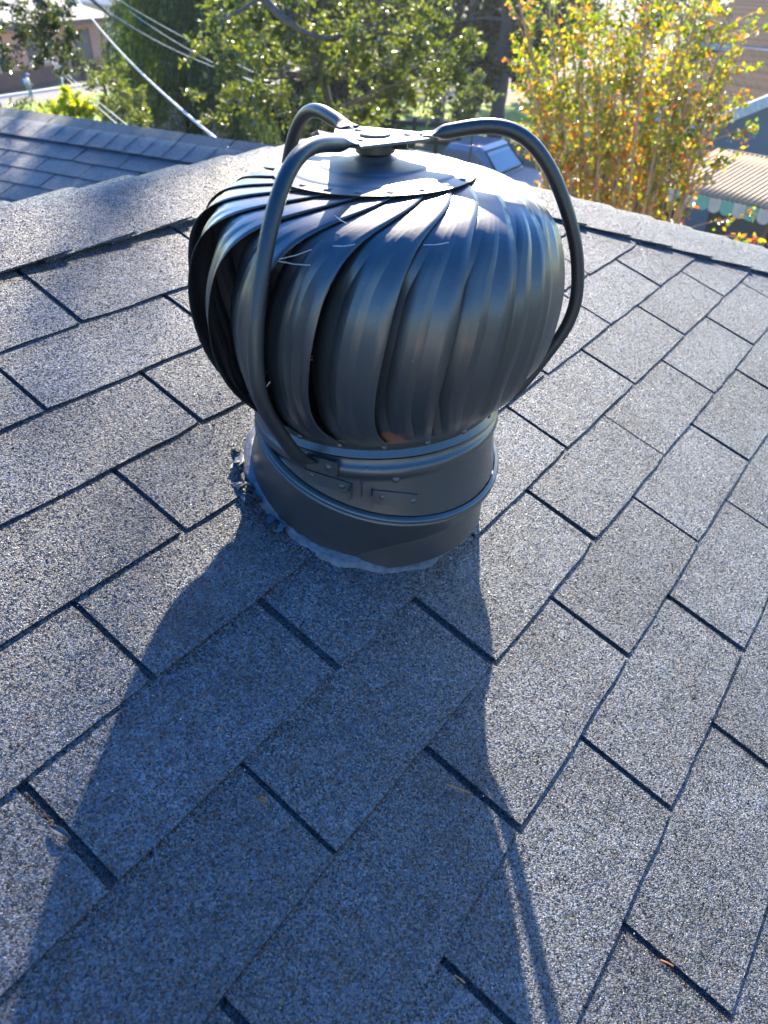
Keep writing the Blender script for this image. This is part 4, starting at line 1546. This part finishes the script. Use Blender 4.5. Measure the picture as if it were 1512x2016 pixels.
RR = Vector((.839, .545, .20)).normalized()
CC = Vector((-.545, .839, 0)).normalized()
RNn = RR.cross(CC)
RNn = RNn if RNn.z > 0 else -RNn


def courses(parent, org, cc, rr2, c_len, r_len, ex=0.15):
    nr = cc.cross(rr2)
    nr = nr if nr.z > 0 else -nr
    k_ = 0
    s_ = 0.0
    while s_ < r_len:
        nseg = int(c_len / .3)
        V, F = [], []
        off = (k_ % 2) * .15
        base_ = org + rr2 * s_
        i0 = 0
        for q in range(nseg + 1):
            x0, x1 = max(0, q * .3 - off), min(c_len, (q + 1) * .3 - off - .012)
            if x1 - x0 < .03:
                continue
            j_ = rng.uniform(-.006, .006)
            p4 = [base_ + cc * x0 + rr2 * j_ + nr * .036, base_ + cc * x1 + rr2 * j_ + nr * .036, base_ + cc * x1 + rr2 * (ex + .03) + nr * .006, base_ + cc * x0 + rr2 * (ex + .03) + nr * .006]
            d4 = [p - nr * .030 for p in p4[:2]]
            V += p4 + d4
            F += [(i0, i0 + 1, i0 + 2, i0 + 3), (i0, i0 + 4, i0 + 5, i0 + 1)]
            i0 += 6
        mesh_obj('shingle_course', V, F, M['brown'], parent)
        s_ += ex
        k_ += 1


CL1 = 3.6
deck1 = mesh_obj('roof', [R1, R1 + CC * CL1, R1 + CC * CL1 + RR * 5.3, R1 + RR * 5.3], [(0, 1, 2, 3)], M['brown'], nb)
courses(deck1, R1, CC, RR, CL1, 5.3)
rt = R1 + RR * 5.3
mesh_obj('far_roof_slope', [rt, rt + CC * CL1, rt + CC * CL1 + Vector((RR.x, RR.y, -RR.z)) * 5, rt + Vector((RR.x, RR.y, -RR.z)) * 5], [(0, 1, 2, 3)], M['brown'], nb)
rk = -CC
box('rake_board', R1 + RR * 2.65 + rk * .04 - RNn * .06, RR * 2.75, CC * .03, RNn * .13, M['greywood'], nb)
# a second brown roof standing a little farther back
nb2 = empty('rear_brown_house', at_z(1450, 92, 0))
tag(nb2, 'second brown shingle roof above and behind the first at the upper right corner', 'house')
e0, e1 = at_z(1345, 80, 3.3), at_z(1560, 99, 3.3)
ec = (e1 - e0).normalized()
eu = Vector((-ec.y, ec.x, 0))
if eu.y < 0:
    eu = -eu
eu = (eu + Vector((0, 0, .36))).normalized()
el_ = (e1 - e0).length + 3
deck2 = mesh_obj('roof', [e0, e0 + ec * el_, e0 + ec * el_ + eu * 6, e0 + eu * 6], [(0, 1, 2, 3)], M['brown'], nb2)
courses(deck2, e0, ec, eu, el_, 6.0, .17)
box('eave_board', e0 + ec * el_ / 2 - eu * .04 - Vector((0, 0, .10)), ec * el_ / 2, eu * .03, Vector((0, 0, .10)), M['greywood'], nb2)
eul = Vector((eu.x, eu.y, 0)).normalized()
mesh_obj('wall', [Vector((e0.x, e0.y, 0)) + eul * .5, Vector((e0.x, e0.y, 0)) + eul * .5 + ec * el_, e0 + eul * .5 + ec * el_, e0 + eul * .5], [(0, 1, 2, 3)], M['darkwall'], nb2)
box('eave_board', R1 + CC * 1.8 - RR * .05 - RNn * .07, CC * 1.8, RR * .03, RNn * .10, M['greywood'], nb)
rl = Vector((RR.x, RR.y, 0)).normalized()
g0 = R1 + CC * .35 + rl * .4
gv = [Vector((g0.x, g0.y, 0)), Vector((g0.x, g0.y, 0)) + rl * 4.6, g0 + rl * 4.6 + Vector((0, 0, .92)), g0 + Vector((0, 0, .04))]
mesh_obj('gable_wall', gv, [(0, 1, 2, 3)], M['bluewall'], nb)
w1 = Vector((g0.x, g0.y, 0))
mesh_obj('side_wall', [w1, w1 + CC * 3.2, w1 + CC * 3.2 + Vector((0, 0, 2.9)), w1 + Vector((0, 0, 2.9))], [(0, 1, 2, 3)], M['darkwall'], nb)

aw = empty('metal_awning', (6.5, 15.2, 0))
tag(aw, 'tan corrugated metal awning with scalloped mint and cream valance on posts', 'awning')
F0 = at_z(1288, 362, 2.25)
F1 = at_z(1512, 412, 2.25)
fc = (F1 - F0).normalized()
fl = (F1 - F0).length + 2.2
fr = Vector((-fc.y, fc.x, 0))
if fr.y < 0:
    fr = -fr
DEP, RISE = 2.3, .40
nx_ = int(fl / .0125)
V, F = [], []
for j in range(5):
    for i in range(nx_ + 1):
        p = F0 + fc * (i * .0125) + fr * (DEP * j / 4) + Vector((0, 0, RISE * j / 4 + .014 * math.sin(i * .0125 / .10 * 2 * math.pi)))
        V.append(p)
for j in range(4):
    for i in range(nx_):
        a_ = j * (nx_ + 1) + i
        F.append((a_, a_ + 1, a_ + nx_ + 2, a_ + nx_ + 1))
ts = mesh_obj('corrugated_sheet', V, F, M['tin'], aw, True)
m_ = ts.modifiers.new('sheet', 'SOLIDIFY')
m_.thickness = .002
sw = .24
for i in range(int(fl / sw)):
    V, F = [], []
    x0 = i * sw + .004
    prof_ = [(0, .0), (sw - .008, 0)] + [(sw / 2 - .004 + (sw / 2 - .004) * math.cos(math.pi * q / 10), -.16 - .09 * math.sin(math.pi * q / 10)) for q in range(11)]
    for off in (0, .006):
        for x_, z_ in prof_:
            V.append(F0 + fc * (x0 + x_) - fr * (.02 + off) + Vector((0, 0, z_ - .012)))
    n_ = len(prof_)
    F.append(tuple(range(n_)))
    F.append(tuple(range(n_, 2 * n_))[::-1])
    for q in range(n_):
        F.append((q, (q + 1) % n_, n_ + (q + 1) % n_, n_ + q))
    mesh_obj('valance_scallop', V, F, M['mint'] if i % 2 == 0 else M['cream'], aw)
for f in (.16, .52, .95):
    p = F0 + fc * (fl * f) + fr * .12
    mesh_obj('post', *tube([Vector((p.x, p.y, 0)), Vector((p.x, p.y, 2.22))], .035, 8), M['trim'], aw)
box('beam', F0 + fc * fl / 2 + fr * .10 - Vector((0, 0, .07)), fc * fl / 2, fr * .03, Vector((0, 0, .05)), M['trim'], aw)
pa = empty('rear_porch', F0 + fr * DEP)
tag(pa, 'shaded olive porch wall behind the awning', 'porch')
q0 = F0 + fr * (DEP + .02) + fc * .2
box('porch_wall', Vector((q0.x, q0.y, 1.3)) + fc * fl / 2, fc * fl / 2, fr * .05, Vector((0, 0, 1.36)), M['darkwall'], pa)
for f in (.2, .45, .7):
    wq = box('window', Vector((q0.x, q0.y, 1.4)) + fc * fl * f - fr * .06, fc * .4, fr * .02, Vector((0, 0, .45)), M['slate'], pa)
    box('window_frame', Vector((q0.x, q0.y, .92)) + fc * fl * f - fr * .08, fc * .46, fr * .03, Vector((0, 0, .04)), M['trim'], wq)
sheet('patio', [(F0 - fr * 1.2 - fc * 1.0).xy, (F0 - fr * 1.2 + fc * (fl + 2)).xy, (F0 + fr * DEP + fc * (fl + 2)).xy, (F0 + fr * DEP - fc * 1.0).xy], .012, M['concrete'])

# ------------------------------------------------------------------ parked pickup
M['truck'] = simple_mat('dull_grey_blue_paint', (0.15, 0.18, 0.22), 0.35, (3, 0.1), coat=0.4)
M['chrome'] = simple_mat('pale_window_trim', (0.62, 0.64, 0.66), 0.3, metal=0.6)
M['rubber'] = simple_mat('tyre_rubber', (0.02, 0.02, 0.02), 0.8)
mg, ntg, ndg, Lg, Pg = new_mat('car_glass')
Pg.inputs['Base Color'].default_value = (.06, .09, .11, 1)
Pg.inputs['Roughness'].default_value = .05
Pg.inputs['Specular IOR Level'].default_value = .8
M['glass'] = mg
M['lamp'] = simple_mat('headlamp_lens', (0.7, 0.7, 0.68), 0.15)
tc = at_z(940, 277, 1.74)
tr0 = Vector((tc.x, tc.y, 0))
hd = math.radians(122)
tx = Vector((math.sin(hd), math.cos(hd), 0))          # forwards
ty = Vector((-tx.y, tx.x, 0))                          # left side
pk = empty('pickup_truck', tr0)
tag(pk, 'dull grey blue parked pickup with pale trimmed side window below the right bracket arm', 'pickup')


def tp(x, y, z):
    return tr0 + tx * x + ty * y + Vector((0, 0, z))


def hull(name, secs, mat, par, bev=.03):
    """loft of side-profile sections: list of (y, [(x, z), ...])"""
    bm_ = bmesh.new()
    rows = [[bm_.verts.new(tp(x, y, z)) for x, z in pr] for y, pr in secs]
    n_ = len(rows[0])
    for r_a, r_b in zip(rows, rows[1:]):
        for q in range(n_):
            bm_.faces.new((r_a[q], r_a[(q + 1) % n_], r_b[(q + 1) % n_], r_b[q]))
    bm_.faces.new(rows[0])
    bm_.faces.new(rows[-1][::-1])
    o_ = bm_obj(name, bm_, mat, par)
    b__ = o_.modifiers.new('bev', 'BEVEL')
    b__.width = bev
    b__.segments = 2
    b__.limit_method = 'ANGLE'
    return o_


bodyp = [(-2.9, .45), (-2.9, 1.08), (-.62, 1.08), (.95, 1.10), (2.3, 1.0), (2.45, .85), (2.45, .45)]
hull('body', [(-.92, bodyp), (-.5, bodyp), (.5, bodyp), (.92, bodyp)], M['truck'], pk, .05)
cabi = [(-.62, 1.05), (-.55, 1.62), (-.45, 1.74), (.45, 1.74), (.60, 1.66), (1.12, 1.07)]
cabo = [(-.62, 1.05), (-.57, 1.55), (-.50, 1.66), (.38, 1.66), (.52, 1.58), (1.08, 1.07)]
cabm = hull('cab', [(-.88, [(x, 1.05 + (z - 1.05) * .93) for x, z in cabo]), (-.72, cabi), (.72, cabi), (.88, [(x, 1.05 + (z - 1.05) * .93) for x, z in cabo])], M['truck'], pk, .04)
for s_ in (-1, 1):
    yo, yi = s_ * .905, s_ * .80
    win = [(-.48, 1.14, yo), (-.44, 1.50, yi), (.36, 1.50, yi), (.66, 1.14, yo)]
    wv = [tp(x, y + s_ * .02, z) for x, z, y in win] + [tp(x, y - s_ * .03, z) for x, z, y in win]
    sw_ = mesh_obj('side_window', wv, [(0, 1, 2, 3), (7, 6, 5, 4), (0, 4, 5, 1), (1, 5, 6, 2), (2, 6, 7, 3), (3, 7, 4, 0)], M['glass'], pk)
    loop = [tp(x, y + s_ * .022, z) for x, z, y in win]
    mesh_obj('window_trim', *tube(loop + [loop[0]], .028, 6), M['chrome'], sw_)
    mesh_obj('door_handle', *tube([tp(-.35, s_ * .94, 1.0), tp(-.2, s_ * .94, 1.0)], .018, 6), M['chrome'], pk)
    mm = mesh_obj('mirror', *box_vf(tp(.75, s_ * 1.08, 1.22), tx * .05, ty * .10, Vector((0, 0, .07))), M['truck'], pk)
    for x in (-1.9, 1.55):
        wh = mesh_obj('wheel', *tube([tp(x, s_ * .74, .36), tp(x, s_ * .93, .36)], .36, 20), M['rubber'], pk)
        mesh_obj('rim', *tube([tp(x, s_ * .90, .36), tp(x, s_ * .945, .36)], .20, 16), M['chrome'], wh)
    mesh_obj('headlight', *tube([tp(2.40, s_ * .68, .78), tp(2.48, s_ * .68, .78)], .10, 12), M['lamp'], pk)
wsx = [(.585, 1.60, .70), (1.06, 1.13, .80)]
wsv = [tp(x + .03, y * sg, z + .03) for x, z, y in wsx for sg in (-1, 1)]
wsv = [wsv[0], wsv[1], wsv[3], wsv[2]]
wsb = [p - tx * .05 - Vector((0, 0, .04)) for p in wsv]
ws = mesh_obj('windshield', wsv + wsb, [(0, 1, 2, 3), (7, 6, 5, 4), (0, 4, 5, 1), (1, 5, 6, 2), (2, 6, 7, 3), (3, 7, 4, 0)], M['glass'], pk)
mesh_obj('windshield_trim', *tube(wsv + [wsv[0]], .03, 6), M['rubber'], ws)
rwv = [tp(-.61, -.62, 1.2), tp(-.61, .62, 1.2), tp(-.585, .6, 1.55), tp(-.585, -.6, 1.55)]
mesh_obj('rear_window', rwv + [p + tx * .04 for p in rwv], [(0, 1, 2, 3), (7, 6, 5, 4), (0, 4, 5, 1), (1, 5, 6, 2), (2, 6, 7, 3), (3, 7, 4, 0)], M['glass'], pk)
mesh_obj('bumper', *box_vf(tp(2.52, 0, .5), tx * .06, ty * .88, Vector((0, 0, .10))), M['chrome'], pk)

# rail fence and kerb in the middle distance
fa, fb = at_z(770, 304, .0), at_z(900, 312, .0)
fn = empty('rail_fence', fa)
tag(fn, 'dark wooden rail fence beside the parked pickup', 'fence')
M['darkwood'] = simple_mat('dark_wood', (0.06, 0.045, 0.035), 0.85, (12, 0.3))
for i in range(4):
    p = fa.lerp(fb, i / 3)
    mesh_obj('post', *box_vf(p + Vector((0, 0, .62)), Vector((.07, 0, 0)), Vector((0, .07, 0)), Vector((0, 0, .62))), M['darkwood'], fn)
for z in (.5, 1.05):
    mesh_obj('rail', *box_vf((fa + fb) / 2 + Vector((0, -.09, z)), (fb - fa) / 2, Vector((0, .02, 0)), Vector((0, 0, .07))), M['darkwood'], fn)
k0, k1 = at_z(785, 246, 0), at_z(960, 240, 0)
o = struct(box('kerb', (k0 + k1) / 2 + Vector((0, 0, .07)), (k1 - k0) / 2, (0, .25, 0), (0, 0, .07), M['concrete']))
st_ = at_z(905, 240, 0)
o = mesh_obj('tree_stump', *tube([st_, st_ + Vector((0, 0, .5)), st_ + Vector((.03, 0, 1.3))], [.42, .34, .32], 12), M['bark'])
tag(o, 'thick brown tree stump standing at the kerb', 'stump')

# ------------------------------------------------------------------ behind the camera: what the glossy vanes mirror
ra, rb = Vector((-9, -19, 0)), Vector((7, -24, 0))
back, kx, ky = house_block('tan_house', 'tan house behind the photographer, mirrored in the glossy vanes', ra, rb, 7, 2.7, M['beige'], M['greyroof'], 1.8)
for i, (x, y, hgt, rad) in enumerate(((-16, -20, 9, 3.4), (13, -18, 8.5, 3.4), (1, -33, 12, 4.2), (-22, -6, 10, 3.4), (22, -4, 10, 3.6), (-9, -30, 11, 4.0), (10, -30, 11, 4.0), (20, -14, 9, 3.4), (-24, -16, 10, 3.6))):
    base = Vector((x, y, 0))
    tk = [base, base + Vector((.1, 0, hgt * .25)), base + Vector((-.15, 0, hgt * .55)), base + Vector((0, 0, hgt * .85))]
    cl = []
    for q in range(26):
        f = rng.uniform(0.2, 1)
        th = rng.uniform(0, 6.283)
        rr_ = rad * math.sqrt(rng.uniform(.15, 1)) * math.sqrt(max(.08, 1 - (abs(f - .45) / .6) ** 2))
        cl.append((base + Vector((rr_ * math.cos(th), rr_ * math.sin(th), hgt * f)), rad * .32, 220))
    make_tree('garden_tree', ('tree behind the photographer to the rear left', 'tree behind the photographer to the rear right', 'tall tree behind the tan house', 'tree level with the photographer far to the left', 'tree level with the photographer far to the right', 'tall tree behind the left end of the tan house', 'tall tree behind the right end of the tan house', 'second tree behind the photographer to the rear right', 'second tree behind the photographer to the rear left')[i], 'tree', base, tk, cl, 0.30, M['far'], M['bark'], .3, 8, 'trees behind the photographer', .55, .012, .09)

# ------------------------------------------------------------------ thin volume added to imitate veiling glare over the far gardens
hz, hzt, hzn, hzl, hzp = new_mat('veiling_glare')
hzn.remove(hzp)
pv = hzn.new('ShaderNodeVolumePrincipled')
pv.inputs['Color'].default_value = (0.86, 0.91, 1.0, 1)
pv.inputs['Density'].default_value = 0.0005
pv.inputs['Anisotropy'].default_value = 0.55
hzl.new(pv.outputs[0], hzn['Material Output'].inputs['Volume'])
ho = box('glare_volume', (0, 20, 7.0), (70, 0, 0), (0, 80, 0), (0, 0, 8.2), hz)
ho['kind'] = 'stuff'
